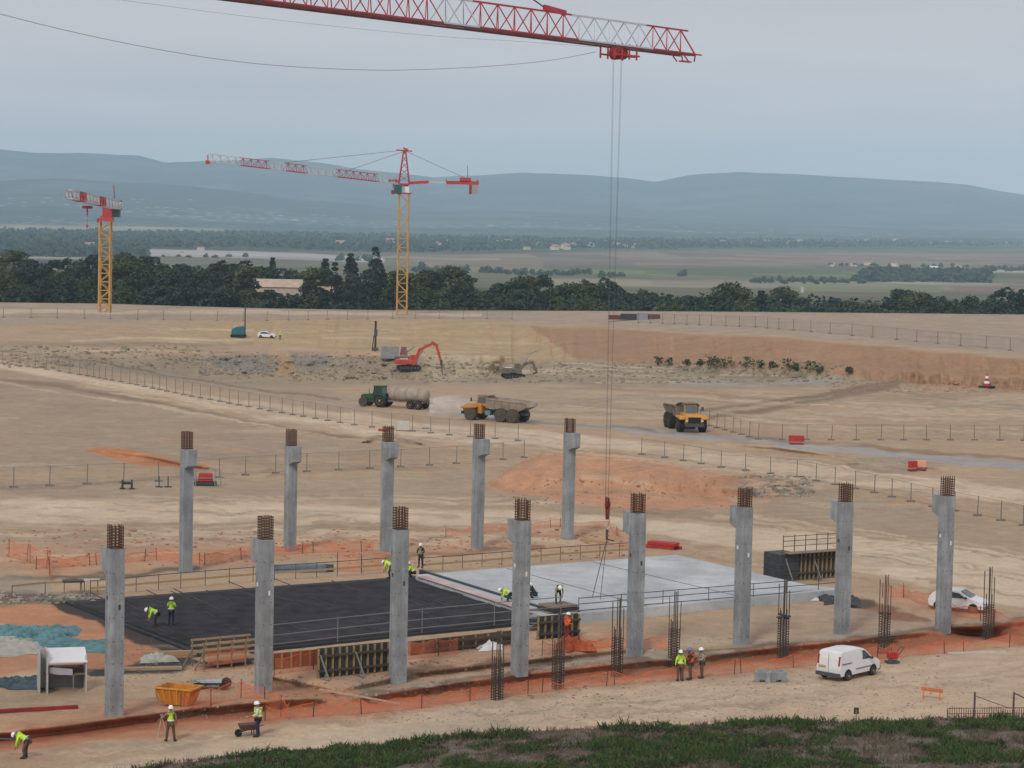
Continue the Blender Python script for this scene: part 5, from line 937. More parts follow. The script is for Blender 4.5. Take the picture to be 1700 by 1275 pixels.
    Vt = {'a': (J['pel'].lerp(J['ch'], .02), (.185, .15)), 'b': (J['ch'], (.205, .155)), 'c': (J['ch'].lerp(J['nk'], .62), (.15, .09))}
    v_ = skin_obj('vest' if vestd else 'jacket', Vt, [('a', 'b'), ('b', 'c')], vest, o, 'b')
    if vestd and vest is hivis:
        R = {'a': (J['pel'].lerp(J['ch'], .30), (.201, .160)), 'b': (J['pel'].lerp(J['ch'], .42), (.203, .162))}; skin_obj('reflective_band', R, [('a', 'b')], reflect, v_, 'a', 0)
    s = MB(); ax_ = (J['tp'] - J['hd']).normalized(); X_ = ax_.cross(V((0, 1, 0))).normalized() * -1; Y_ = V((0, 1, 0)); c0 = J['hd'].lerp(J['tp'], .45); rings = []
    for q, hh in ((1.22, 0), (1.0, .02), (.98, .07), (.82, .115), (.5, .145), (.12, .155)): rings.append([c0 + X_ * (.145 * q * math.cos(2 * math.pi * n / 14) - (.02 if q > 1.1 else 0)) + Y_ * .125 * q * math.sin(2 * math.pi * n / 14) + ax_ * hh for n in range(14)])
    s.loft(rings); s.build('helmet', helmet, o, smooth=True)
    s = MB()
    for sg in (-1, 1): s.box(J['hd'] - X_ * -.0 + (J['hd'] - J['nk']).normalized().cross(V((0, 1, 0))) * -.09 + Y_ * .032 * sg + ax_ * .03, (.02, .022, .014))
    s.box(J['hd'] + (J['hd'] - J['nk']).normalized().cross(V((0, 1, 0))) * -.085 - ax_ * .045, (.015, .04, .01)); s.build('face_features', darkc, o)
    for sd in 'lr': s = MB(); a_ = J['a' + sd]; t_ = J['t' + sd]; s.bar(a_ - (t_ - a_) * .35 + V((0, 0, -.015)), t_ + (t_ - a_) * .25 + V((0, 0, .0)), .10, .085); s.bar(a_, a_ + V((0, 0, .14)), .10); s.build('boot', boot, o, bevel=.02)
    return o
R_ = math.radians
W1 = person('worker in yellow vest holding an arm out above the trench, back turned', G(283, 1231), R_(100), 'reach', trousers=brown_t, sleeve=skin_)
person('worker in pale yellow vest and navy trousers standing by the wheelbarrow', G(428, 1223), R_(175), 'hold', trousers=navy, sleeve=M('sleeve_pale', (.62, .66, .50), .7, .1, 6))
person('worker bending over at the bottom left corner with a dark plank', G(42, 1259), R_(175), 'bend', trousers=brown_t)
person('worker in green-yellow vest standing on the dark rebar bed', G(284, 1046, .3), R_(80), 'face', trousers=navy)
person('worker bending down on the dark rebar bed, left of the standing one', G(258, 1049, .3), R_(195), 'bend', trousers=darkc)
person('worker standing upright at the far joint of the two slabs, dark trousers', G(698, 953, .5), R_(250), 'hold', vest=M('jacket_mixed', (.28, .34, .18), .7, .3, 5), trousers=darkc, sleeve=darkc, vestd=False)
person('crouching worker in bright yellow beside the standing one at the slab joint', G(682, 964, .2), R_(200), 'squat', trousers=darkc)
person('worker in yellow half hidden behind the third foreground column', G(648, 964, .2), R_(160), 'bend', trousers=darkc)
person('worker in yellow bent double at the near end of the slab joint', G(843, 1014, .3), R_(190), 'bend', trousers=darkc)
person('worker in dark clothes kneeling right behind the fourth foreground column', G(884, 1008, .5), R_(180), 'squat', vest=darkc, trousers=darkc, vestd=False)
person('worker in dark yellow leaning over the black shutter pile', G(926, 1030, 1.17), R_(-80), 'bend', vest=M('vest_olive', (.30, .30, .08), .7, .3, 6), trousers=darkc)
person('worker in bright orange with white helmet by the formwork stack', G(941, 1064), R_(20), 'hold', vest=hivo, trousers=redd, sleeve=hivo)
person('left worker of the three talking, yellow vest with his back turned', G(1129, 1131), R_(100), 'stand', trousers=brown_t, sleeve=hivis)
person('middle worker of the three talking, orange vest and blue helmet', G(1146, 1129), R_(170), 'hold', vest=hivo, trousers=brown_t, helmet=hat_b, sleeve=darkc, k=1.05)
person('right worker of the three talking, pale khaki jacket', G(1165, 1126), R_(185), 'hold', vest=khaki, trousers=brown_t, sleeve=khaki, vestd=False)
person('distant worker in yellow standing beside the tiny white car', G(465, 564), R_(-90), 'stand', trousers=darkc)
s = MB(); pw = G(42, 1259); s.box((0, 0, 0), (1.0, .22, .06)); o = s.build('board', formd); o.location = pw + Vector((-.9, 0, .95)); S(o, 'short black board held by the worker bending at bottom left', 'board')
# surveyor's small tripod in front of the worker above the trench
o = E_('tripod', G(268, 1222), 0, 'thin pale tripod beside the worker with outstretched arm', 'tripod')
for a_ in range(3): s = MB(); s.bar((0, 0, 1.05), (.3 * math.cos(a_ * 2.1), .3 * math.sin(a_ * 2.1), 0), .035); s.build('leg', M('tripod_pale', (.5, .36, .28), .7, .1, 3), o)
s = MB(); s.box((0, 0, 1.1), (.14, .1, .1)); s.build('head', steel, o)
# mesh panels leaning at bottom right
o = E_('mesh_fence', G(1590, 1206), math.radians(6), 'low rusty mesh fence with posts at the bottom right above the grass', 'fence'); 
for x, hh in ((.9, 1.9), (3.1, 1.9), (-.6, .9), (5, 1.4)): s = MB(); s.bar((x, 0, 0), (x, 0, hh), .09 if hh > 1 else .06); s.build('post', M('post_violet', (.09, .07, .08), .7, .2, 3), o)
s = MB()
for k in range(46): s.bar((-.6 + k * .13, 0, .1), (-.6 + k * .13, 0, 1.0 + .1 * math.sin(k * .4)), .03)
for zz in (.3, .7, 1.0): s.bar((-.6, 0, zz), (5.4, 0, zz + .05), .035)
s.build('wire_mesh', M('mesh_rust', (.14, .075, .055), .8, .2, 3), o); s = MB(); s.bar((3.1, 0, 1.85), (5.2, 0, .9), .06); s.bar((.9, 0, 1.7), (2.9, 0, 1.0), .035); s.build('brace', rustd, o)
# loose rocks and rubble
def rocks(name, label, area, n, sz, mat, seed):
    r = random.Random(seed); s = MB()
    for i in range(n):
        x, y = r.uniform(area[0], area[2]), r.uniform(area[1], area[3]); p = G(x, y); q = sz * r.uniform(.4, 1.3) * (1.6 if r.random() < .1 else 1)
        vs = [Vector((r.uniform(.6, 1) * a_, r.uniform(.6, 1) * b_, r.uniform(.4, .8) * c_)) * q / 2 for a_, b_, c_ in ((-1, -1, -1), (1, -1, -1), (1, 1, -1), (-1, 1, -1), (-1, -1, 1), (1, -1, 1), (1, 1, 1), (-1, 1, 1))]; rt = Rz(r.uniform(0, 6)); s.add([rt @ v + p for v in vs], [(3, 2, 1, 0), (4, 5, 6, 7), (0, 1, 5, 4), (1, 2, 6, 5), (2, 3, 7, 6), (3, 0, 4, 7)])
    return S(s.build(name, mat), label, 'rubble', kind='stuff')
rocks('rubble', 'grey and brown broken rock on the quarry bank', (330, 590, 460, 622), 480, .5, M('rock_grey', (.30, .275, .225), .9, .35, .3), 1)
rocks('rubble', 'pale broken rock right of the first rubble bank', (485, 592, 690, 632), 520, .45, M('rock_mixed', (.32, .275, .20), .9, .3, .3), 11)
rocks('rubble', 'brown stones along the whole quarry lip', (300, 584, 760, 636), 420, .42, M('rock_brown', (.29, .21, .14), .9, .3, .3), 12)
rocks('rubble', 'scattered stones on the pit floor', (700, 602, 1400, 636), 700, .55, M('rock_tan', (.27, .23, .17), .9, .3, .4), 2)
rocks('rubble', 'small stones along the left terrace', (0, 575, 330, 612), 350, .6, M('rock_tan', (.27, .23, .17), .9, .3, .4), 3)
rocks('rubble', 'clods of orange earth around the slab', (0, 880, 1060, 940), 500, .22, M('clod_orange', (.36, .19, .11), .9, .3, 1), 4)
rocks('rubble', 'dark clods along the trench', (450, 1095, 1050, 1160), 260, .13, M('clod_brown', (.27, .17, .115), .9, .3, 1), 5)
rocks('rubble', 'small stones on the small mounds right of the orange one', (1230, 790, 1350, 826), 160, .5, M('rock_grey', (.20, .19, .165), .9, .35, .3), 6)
rocks('rubble', 'broken boards and stones on the left bank', (0, 985, 220, 1003), 160, .3, M('rock_grey', (.20, .19, .165), .9, .35, .3), 8)
rocks('pebbles', 'small stones strewn over the sandy foreground road', (300, 1130, 1700, 1200), 1800, .09, M('pebble', (.33, .28, .22), .9, .35, 2), 9)
rocks('pebbles', 'loose stones around the columns', (180, 1060, 1560, 1140), 1400, .10, M('rock_tan', (.27, .23, .17), .9, .3, .4), 10)
rocks('clods', 'clods at the foot of the orange mound and on its sides', (830, 790, 1250, 846), 160, .2, M('clod_mound', (.36, .20, .12), .9, .25, 1), 13)
rocks('clods', 'stones along the base of the orange slope', (1380, 632, 1720, 652), 260, .35, M('clod_mound', (.36, .20, .12), .9, .25, 1), 14)
# ------------------------------------------------------------ cranes
def truss(parent, P0, P1, hgt, wid, panel, sections, rc=.06, rd=.03, name='jib_section', chord=None, up=Vector((0, 0, 1)), square=False):
    P0 = Vector(P0); P1 = Vector(P1); d = P1 - P0; L_ = d.length; d.normalize(); sd = d.cross(up).normalized(); u = sd.cross(d).normalized(); n = max(1, int(round(L_ / panel))); obs = []
    def node(t, a, b): return P0 + d * t + sd * a * wid / 2 + u * b * hgt
    for t0, t1, mt in sections:
        i0, i1 = int(round(t0 * n)), int(round(t1 * n)); s = MB(); q = L_ / n
        if i1 <= i0: continue
        A_, B_ = i0 * q, i1 * q
        for a in (-1, 1): s.bar(node(A_, a, 0), node(B_, a, 0), rc * 2)
        if square:
            for a in (-1, 1): s.bar(node(A_, a, 1), node(B_, a, 1), rc * 2)
            for i in range(i0, i1):
                x0, x1 = i * q, (i + 1) * q; k = i % 2
                for a in (-1, 1): s.bar(node(x0, a, k), node(x1, a, 1 - k), rd * 2); s.bar(node(x0, a, 0), node(x0, a, 1), rd * 2)
                for b in (0, 1): s.bar(node(x0, -1 if k else 1, b), node(x1, 1 if k else -1, b), rd * 2); s.bar(node(x0, -1, b), node(x0, 1, b), rd * 2)
        else:
            s.bar(node(A_, 0, 1), node(B_, 0, 1), rc * 2)
            for i in range(i0, i1):
                x0, x1 = i * q, (i + 1) * q; xm = (x0 + x1) / 2
                for a in (-1, 1): s.bar(node(x0, a, 0), node(xm, 0, 1), rd * 2); s.bar(node(xm, 0, 1), node(x1, a, 0), rd * 2)
                s.bar(node(x0, -1, 0), node(x0, 1, 0), rd * 2); s.bar(node(x0, -1, 0), node(x1, 1, 0), rd * 2)
        obs.append(s.build(name, mt, parent))
    return node
jred = M('crane_red', (.42, .045, .05), .55, .15, 1); jwht = M('crane_white', (.50, .53, .56), .5, .1, 1); jdark = M('crane_chord_dark', (.12, .05, .045), .6, .2, 2); cablem = M('wire_rope', (.10, .10, .105), .6, .1, 3)
JA = at_dist(550, 28, 147); JB = at_dist(1141, 81, 180); JB.z = JA.z = (JA.z + JB.z) / 2; jd = (JA - JB).normalized(); LJ = 78.0; root = JB + jd * LJ
o = E_('tower_crane', (root.x, root.y, 0), 0, 'red and white crane jib crossing the top of the view, hook over the site', 'tower crane'); O = Vector((root.x, root.y, 0))
def tpx(px):   # fraction along the jib (from root) that is seen at photo column px
    lo, hi = 0.0, 1.0
    for _ in range(40):
        m_ = (lo + hi) / 2; p = root.lerp(JB, m_); x_ = float(Qn(p.x, p.y, p.z)[0]); lo, hi = (m_, hi) if x_ < px else (lo, m_)
    return lo
tt = [tpx(v) for v in (725, 793, 935, 1075)]
truss(o, root - O, JB - O, 1.72, 1.25, 1.9, [(0, .22, jwht), (.22, tt[0], jred), (tt[0], tt[1], jwht), (tt[1], tt[2], jred), (tt[2], tt[3], jwht), (tt[3], 1, jred)], .06, .032)
s = MB(); sdv = jd.cross(Vector((0, 0, 1))).normalized()
for a in (-1, 1): s.bar(root - O + sdv * a * .62 - Vector((0, 0, .10)), JB - O + sdv * a * .62 - Vector((0, 0, .10)), .13, .12)
s.build('bottom_chord', jdark, o); s = MB()
tip = JB - O; s.bar(tip + Vector((0, 0, 1.72)) + jd * 1, tip + Vector((0, 0, 0)) - jd * 1.2, .08)
for a in (-1, 1): s.bar(tip + sdv * a * .6, tip - jd * 1.2 + sdv * a * .5, .1); s.bar(tip + sdv * a * .6 - jd * .2, tip + sdv * a * .5 - jd * .2 - Vector((0, 0, .55)), .08); s.bar(tip + sdv * a * .5 + jd * 1.3 - Vector((0, 0, .1)), tip + sdv * a * .5 + jd * .6 - Vector((0, 0, .55)), .07)
s.bar(tip + jd * .9 - Vector((0, 0, .55)), tip - jd * .4 - Vector((0, 0, .55)), .35, .1); s.build('tip_frame', jred, o)
# pendant attachment
s = MB(); a0 = root.lerp(JB, tpx(902)) - O + Vector((0, 0, 1.98)); a1 = root.lerp(JB, tpx(938)) - O + Vector((0, 0, 1.78)); s.bar(a0, a1, .18, .34); s.build('pendant_link', jred, o)
s = MB(); s.bar(a0, a0 + jd * 40 + Vector((0, 0, 12.6)), .07); s.build('pendant_bar', jdark, o)
# trolley
tm = root.lerp(JB, tpx(1027)) - O; s = MB()
for a in (-1, 1):
    for b in (-1.45, -.5, .45, 1.4): s.bar(tm + sdv * a * .6 + jd * b + Vector((0, 0, .12)), tm + sdv * a * .6 + jd * b - Vector((0, 0, .95)), .13)
    s.bar(tm + sdv * a * .6 + jd * 1.4 - Vector((0, 0, .66)), tm + sdv * a * .6 - jd * 1.8 - Vector((0, 0, .66)), .12)
tr_ = s.build('trolley', jred, o); s = MB(); s.rod(tm - sdv * .5 - Vector((0, 0, .5)), tm + sdv * .5 - Vector((0, 0, .5)), .48, 14); s.box(tm - Vector((0, 0, .62)), (1.1, 1.1, .3)); s.build('winch_drum', redd, tr_)
s = MB(); s.box(tm - jd * 1.7 - Vector((0, 0, .68)), (.9, .9, .06)); s.build('maintenance_basket', steeld, tr_)
hookp = tm.copy(); hz = float(at_dist(998, 838, (tm + O).y).z)
HB = Vector((tm.x, tm.y, hz)); s = MB()
for b, b2 in ((.62, .30), (-.42, -.06)):
    for a in (-.04, .04): s.rod(tm + jd * b + sdv * a - Vector((0, 0, .7)), Vector((HB.x, HB.y, HB.z + .5)) + jd * b2 + sdv * a * .6, .010, 4)
s.build('hoist_rope', cablem, o)
s = MB(); s.box(HB + Vector((0, 0, .25)) + jd * .2, (.16, .4, .7)); s.box(HB + Vector((0, 0, .25)) - jd * .12, (.14, .3, .5)); s.box(HB - Vector((0, 0, .55)), (.26, .26, 1.0), taper=1.3); s.rod(HB + sdv * -.12, HB + sdv * .12, .22, 12); hb = s.build('hook_block', M('hook_darkred', (.16, .025, .02), .6, .2, 3), o)
s = MB(); pts = [HB + Vector((0, 0, -1.15))] + [HB + jd * (.22 * math.sin(t)) + Vector((0, 0, -1.55 + .24 * math.cos(t))) for t in (0, .8, 1.6, 2.4, 3.2, 4.0, 4.8)]; s.path(pts, .06, 6); s.build('hook', M('hook_cream', (.45, .42, .30), .5, .1, 2), hb)
s = MB(); e0 = HB + Vector((0, 0, -1.8)); e1 = e0 + Vector((0, 0, -.7)); s.rod(e0, e1, .09, 6); g1 = G(983, 1012) - O + Vector((0, 0, .9)); g2 = G(996, 1014) - O + Vector((0, 0, .8)); s.rod(e1, g1, .028, 4); s.rod(e1, g2, .022, 4); s.bar(e1, e1 - jd * .9 - Vector((0, 0, .2)), .09); s.build('sling', rustd, hb)
# festoon cable sagging back from the trolley
def sagline(name, pts, r, mat=cablem):
    P = []
    for i in range(len(pts) - 1):
        p0 = pts[max(0, i - 1)]; p1 = pts[i]; p2 = pts[i + 1]; p3 = pts[min(len(pts) - 1, i + 2)]
        for k in range(6):
            t = k / 6; f = lambda a, b, c, d: .5 * ((2 * b) + (-a + c) * t + (2 * a - 5 * b + 4 * c - d) * t * t + (-a + 3 * b - 3 * c + d) * t ** 3)
            P.append((f(p0[0], p1[0], p2[0], p3[0]), f(p0[1], p1[1], p2[1], p3[1])))
    P.append(pts[-1]); s = MB(); s.path([at_dist(x, y, 118 + (174 - 118) * (x + 300) / 1300) - O for x, y in P], r, 4); s.build(name, mat, o)
sagline('festoon_cable', [(990, 86), (900, 102), (760, 113), (600, 116), (400, 103), (200, 70), (0, 23), (-150, -25), (-300, -85)], .015)
sagline('trolley_rope', [(990, 78), (850, 68), (700, 58), (450, 32), (200, 0), (-100, -40)], .008)
# mast, slewing unit and cab of the same crane stand outside the view on the left
truss(o, Vector((-.9, 0, 0)), Vector((-.9, 0, root.z - 1.5)), 1.8, 1.8, 1.8, [(0, 1, yel)], .09, .04, 'mast', up=Vector((1, 0, 0)), square=True)
s = MB(); s.box((0, 0, root.z - .9), (2.4, 2.4, 1.2)); s.box((1.6, -1.2, root.z - 2.2), (1.4, 1.6, 2.0)); s.build('slewing_unit', jred, o)
s = MB(); s.box(-jd * -.0 + jd * 8 + Vector((0, 0, root.z)), (1.4, 1.4, .4)); s.bar(Vector((0, 0, root.z)), jd * 15 + Vector((0, 0, root.z)), 1.2, .3); s.bar((0, 0, root.z), (0, 0, root.z + 11), .8); s.bar((0, 0, root.z + 11), jd * 14 + Vector((0, 0, root.z + .2)), .1); s.bar((0, 0, root.z + 11), -jd * 30 + Vector((0, 0, root.z + 1.7)), .1); s.build('counter_jib', jred, o)
s = MB(); s.box(jd * 13.5 + Vector((0, 0, root.z - 1.5)), (2, 2, 2.6)); s.build('counterweight', conc, o)
# central crane on the far edge
D2 = 640.0; b2 = at_dist(667, 516, D2); O2 = Vector((b2.x, b2.y, 0)); q2 = lambda x, y, D=D2: at_dist(x, y, D) - O2
o = E_('tower_crane', O2, 0, 'yellow mast tower crane with tall red peak at the middle of the far edge', 'tower crane')
topz = q2(668, 322).z; truss(o, Vector((0, -1.3, -1)), Vector((0, -1.3, topz)), 2.6, 2.6, 2.4, [(0, 1, yel)], .17, .085, 'mast', up=Vector((0, 1, 0)), square=True)
s = MB(); s.box((0, 0, topz + .15), (4, 3.4, .4)); s.box((0, 0, topz + 2.4), (2.6, 2.4, .8)); s.build('slewing_ring', jred, o); s = MB(); s.box((-1.5, -1.2, topz + 1.3), (2.0, 1.8, 2.2)); s.build('cab', M('cab_dark_teal', (.03, .10, .10), .3, .2, 1), o); s = MB(); s.box((.9, -.6, topz + 1.3), (1.1, 1.2, 2.0)); s.build('winch_box', wht, o)
jz = topz + 3.2; pk = q2(669, 249).z
s = MB()
for a in (-1, 1):
    for b in (-1, 1): s.bar((a * 1.4, b * 1.0, jz - .5), (a * .25, b * .2, pk), .26)
for k in range(5):
    z0 = jz + (pk - jz) * k / 5; z1 = jz + (pk - jz) * (k + 1) / 5; w0, w1 = 1.4 - 1.15 * k / 5, 1.4 - 1.15 * (k + 1) / 5; s.bar((-w0, 0, z0), (w1, 0, z1), .16); s.bar((w0, 0, z0), (-w1, 0, z1), .16)
s.bar((-2.2, 0, pk), (2.0, 0, pk - .3), .35); s.bar((-.4, 0, pk + .5), (.9, 0, pk + .1), .45); s.build('tower_peak', jred, o)
r2 = Vector((-1.5, 0, jz - .6)); t2 = q2(345, 268, 600.0); truss(o, r2, t2, 1.9, 1.7, 2.3, [(0, .10, jwht), (.10, .33, jred), (.33, .49, jwht), (.49, .60, jred), (.60, .68, jwht), (.68, .84, jred), (.84, 1, jwht)], .085, .055)
s = MB(); s.bar(t2, t2 + Vector((0, 0, 1.6)), .25); s.box(t2 + Vector((0, 0, -.2)), (1.0, 1, .9)); s.build('tip_frame', jred, o)
cj0 = Vector((1.2, 0, jz - .3)); cj1 = q2(712, 302); cj2 = q2(741, 303); cj3 = q2(795, 304)
s = MB(); s.bar(cj0, cj1, 1.6, .75); s.build('counter_jib', jred, o); s = MB(); s.bar(cj1, cj2, 1.4, .5); s.build('counter_jib_pale', M('jib_pale', (.42, .5, .52), .6, .1, 2), o); s = MB(); s.bar(cj2, cj3, 1.6, .9); s.bar(cj2, cj2 + Vector((0, 0, .9)), .3); s.bar(cj3 - Vector((.4, 0, 0)), cj3 + Vector((-.4, 0, .9)), .3); s.box(cj3 + Vector((-3.6, 0, .8)), (3.0, 1.6, 1.1)); s.build('counter_jib_end', jred, o)
s = MB(); s.box(cj3 + Vector((-1.0, 0, -1.7)), (1.5, 1.8, 2.4)); s.build('counterweight', M('weight_grey', (.30, .31, .29), .8, .1, 2), o); s = MB(); s.box(cj3 + Vector((-2.2, 0, -1.7)), (.7, 1.8, 2.5)); s.build('weight_frame', redd, o)
s = MB(); s.bar(cj3 + Vector((-3.0, 0, 1.2)), cj3 + Vector((-3.1, 0, 4.6)), .14); s.build('lightning_rod', steeld, o)
s = MB(); s.rod((0, 0, pk - .2), cj3 + Vector((-3, 0, 1)), .05, 4); s.rod((0, 0, pk), r2.lerp(t2, .62) + Vector((0, 0, 1.9)), .05, 4); s.rod((0, 0, pk - .3), r2.lerp(t2, .28) + Vector((0, 0, 1.9)), .05, 4); s.build('pendant_rope', jdark, o)
tq = q2(653, 300); s = MB(); s.box(tq, (2.6, 1.2, .7)); s.bar(tq, tq - Vector((0, 0, 1.6)), .3); s.build('trolley', jred, o); s = MB(); s.rod(tq - Vector((0, 0, 1.6)), tq - Vector((0, 0, 2.4)), .06, 4); s.box(tq - Vector((0, 0, 3.0)), (1.0, .8, 1.1)); s.build('hook_block', jred, o)
# left crane
D3 = 620.0; b3 = at_dist(174, 504, D3); O3 = Vector((b3.x, b3.y, 0)); q3 = lambda x, y, D=D3: at_dist(x, y, D) - O3
o = E_('tower_crane', O3, 0, 'yellow mast flat-top crane at left with foreshortened white and red jib', 'tower crane')
tz = q3(176, 368).z; truss(o, Vector((0, -1.35, -1)), Vector((0, -1.35, tz)), 2.7, 2.7, 2.3, [(0, 1, yel)], .18, .09, 'mast', up=Vector((0, 1, 0)), square=True)
s = MB(); s.box((.3, 0, tz + .8), (3.6, 2.6, 1.4), taper=.8); s.box((.6, 0, tz + 2.8), (2.5, 2.2, 3.0)); s.box((-1.9, 0, tz + .3), (.5, 1.5, 1.1)); s.build('slewing_unit', jred, o); s = MB(); s.box((3.0, -.8, tz + 2.2), (1.7, 1.6, 2.0)); s.build('cab', M('cab_dark_green', (.03, .09, .07), .4, .2, 1), o)
ra, rb = q3(192, 343), q3(113, 325, 560.0); truss(o, ra - Vector((0, 0, .6)), rb - Vector((0, 0, .6)), 2.0, 1.8, 2.1, [(0, .3, jwht), (.3, .46, jred), (.46, .72, jwht), (.72, .86, jred), (.86, 1, jwht)], .12, .11, square=True)
s = MB(); e3 = q3(198, 340, 640.0); s.bar(ra - Vector((0, 0, .2)), e3, 1.6, 1.4); s.build('counter_jib', jwht, o); s = MB(); s.box(e3, (1.2, 1.8, 2.6)); s.build('counterweight', M('weight_redgrey', (.30, .14, .13), .8, .1, 2), o); s = MB(); s.bar(q3(190, 330), q3(189, 308), .22); s.build('lightning_rod', redd, o)
tq = q3(145, 344, 585.0); s = MB(); s.box(tq, (2.4, 1.2, .7)); s.bar(tq, tq - Vector((0, 0, 2.0)), .3); s.build('trolley', redd, o); s = MB(); s.rod(tq - Vector((0, 0, 1.9)), tq - Vector((0, 0, 5)), .05, 4); s.box(tq - Vector((0, 0, 4.6)), (.5, .4, .7)); s.build('hook_block', jred, o)
# ------------------------------------------------------------ trees
def leafmat(name, col, var=.35):
    mt = M(name, col, .85, var, .45, detail=5); return mt
leaf = [leafmat('leaf_dark', (.036, .062, .044)), leafmat('leaf_mid', (.050, .085, .038)), leafmat('leaf_olive', (.07, .09, .04)), leafmat('leaf_pine', (.026, .046, .036))]
bark = M('bark', (.08, .06, .045), .9, .3, 3)
def crown_mb(r, hgt, z0, n, q, seed, kind='round'):
    rr = random.Random(seed); s = MB(); cl = []
    for i in range(14 if kind != 'cone' else 18):
        t = rr.random()
        if kind == 'cone': zz = z0 + hgt * t; rad = r * (1 - t) * .9; a = rr.uniform(0, 6.3); cl.append((rad * math.cos(a) * .6, rad * math.sin(a) * .6, zz, .25 * r + .5 * r * (1 - t)))
        else: a = rr.uniform(0, 6.3); e = rr.uniform(-.8, 1); k = math.sqrt(max(0, 1 - e * e)) * rr.uniform(.3, .85); cl.append((r * k * math.cos(a), r * k * math.sin(a), z0 + hgt * (.5 + .40 * e), rr.uniform(.25, .48) * r))
    for i in range(n):
        cx, cy, cz, cr_ = rr.choice(cl); a = rr.uniform(0, 6.3); e = rr.uniform(-.7, 1); k = math.sqrt(1 - e * e); m_ = rr.uniform(.65, 1.08); p = Vector((cx + cr_ * k * m_ * math.cos(a), cy + cr_ * k * m_ * math.sin(a), cz + cr_ * e * m_ * .85))
        u = Vector((rr.gauss(0, 1), rr.gauss(0, 1), rr.gauss(0, 1))).normalized(); v = u.cross(Vector((rr.gauss(0, 1), rr.gauss(0, 1), rr.gauss(0, 1)))).normalized(); sz = q * rr.uniform(.5, 1.2)
        s.add([p - u * sz, p + v * sz * .7, p + u * sz, p - v * sz * .7], [(0, 1, 2, 3)])
    return s
def make_tree(name, kind, r, hgt, mat, seed, n=1300, q=.42, trunk=True):
    o = E_(name, (0, 0, 0), 0, 'tree', 'tree'); th = hgt * (.35 if kind == 'round' else .2); s = MB(); s.rod((0, 0, -1.5), (0, 0, th), .035 * hgt, 7, .02 * hgt); s.rod((0, 0, th), (r * .1, 0, hgt * .8), .02 * hgt, 5, .006 * hgt)
    for k in range(5): a = k * 1.3 + seed; s.rod((0, 0, th * .9 + .25 * k), (r * .6 * math.cos(a), r * .6 * math.sin(a), th * 1.25 + hgt * .07 * k), .011 * hgt, 4, .004 * hgt)
    s.build('trunk', bark, o); crown_mb(r, hgt * (.92 if kind == 'round' else .94), hgt * (.06 if kind == 'round' else .05), n, q, seed, kind).build('crown', mat, o); return o
protos = [('broadleaf_tree', 'round', 4.2, 9.5, leaf[0], 1), ('broadleaf_tree', 'round', 3.6, 8.0, leaf[1], 2), ('broadleaf_tree', 'round', 4.8, 10, leaf[2], 3), ('broadleaf_tree', 'round', 3.9, 10.5, leaf[0], 4), ('broadleaf_tree', 'round', 3.2, 7.0, leaf[1], 5), ('conifer_tree', 'cone', 2.8, 13, leaf[3], 6), ('conifer_tree', 'cone', 3.3, 15, leaf[3], 7)]
TL = ['dark broadleaf tree in the wood beyond the platform edge', 'mid green broadleaf tree in the wood beyond the platform edge', 'olive green broad tree in the wood beyond the platform edge', 'tall dark broadleaf tree in the wood beyond the platform edge', 'low green tree in the wood beyond the platform edge', 'dark narrow conifer in the wood beyond the platform edge', 'tall dark conifer rising above the wood beyond the platform edge']
PT = [make_tree(*p) for p in protos]; used = set(); rt = random.Random(21)
def plant(i, x, D, k=1.0, z=None):
    X = float(at_dist(x, 500, D).x); zz = float(zval(np.array([X]), np.array([D]))[0]) if z is None else z
    if i in used: t = copy_tree(PT[i])
    else: used.add(i); t = PT[i]
    t.location = (X, D, zz - .2); t.rotation_euler = (0, 0, rt.uniform(0, 6.3)); q = k * rt.uniform(.78, 1.08) * (.84 if i > 4 else .95); t.scale = (q * rt.uniform(1.1, 1.5), q * rt.uniform(1.1, 1.5), q); S(t, TL[i], 'tree', TL[i].replace(' in the wood', 's in the wood').replace(' rising', 's rising') if False else 'wood of ' + TL[i].split(' in the')[0].split(' rising')[0] + 's')
for D, st, k in ((728, 31, .95), (762, 33, 1.05), (805, 35, 1.12), (860, 36, 1.2), (930, 38, 1.3)):
    x = -50 + rt.uniform(0, 15)
    while x < 655:
        tall = 535 < x < 640; w_ = [3, 3, 1.5, 3, 1, .8, .3] if not tall else [2, 1, .3, 2, 0, 3, 3]
        if not (418 < x < 505 and 740 < D < 860 and rt.random() < .8): plant(rt.choices(range(7), w_)[0], x, D, k * (1.0 if not tall else 1.0))
        x += st * rt.uniform(.75, 1.25)
for D, st, k in ((732, 30, 1.15), (775, 32, 1.3), (835, 34, 1.5), (905, 38, 1.6)):
    x = 665 + rt.uniform(0, 15)
    while x < 1760: plant(rt.choices(range(7), [3, 3, 1.5, 3, 1.2, .15, 0])[0], x, D, k * (.92 if x < 850 else (1.0 if x < 1120 else (.82 if x < 1200 else (1.1 if x < 1320 else (.72 if x < 1480 else .95))))) * .85); x += st * rt.uniform(.75, 1.25)
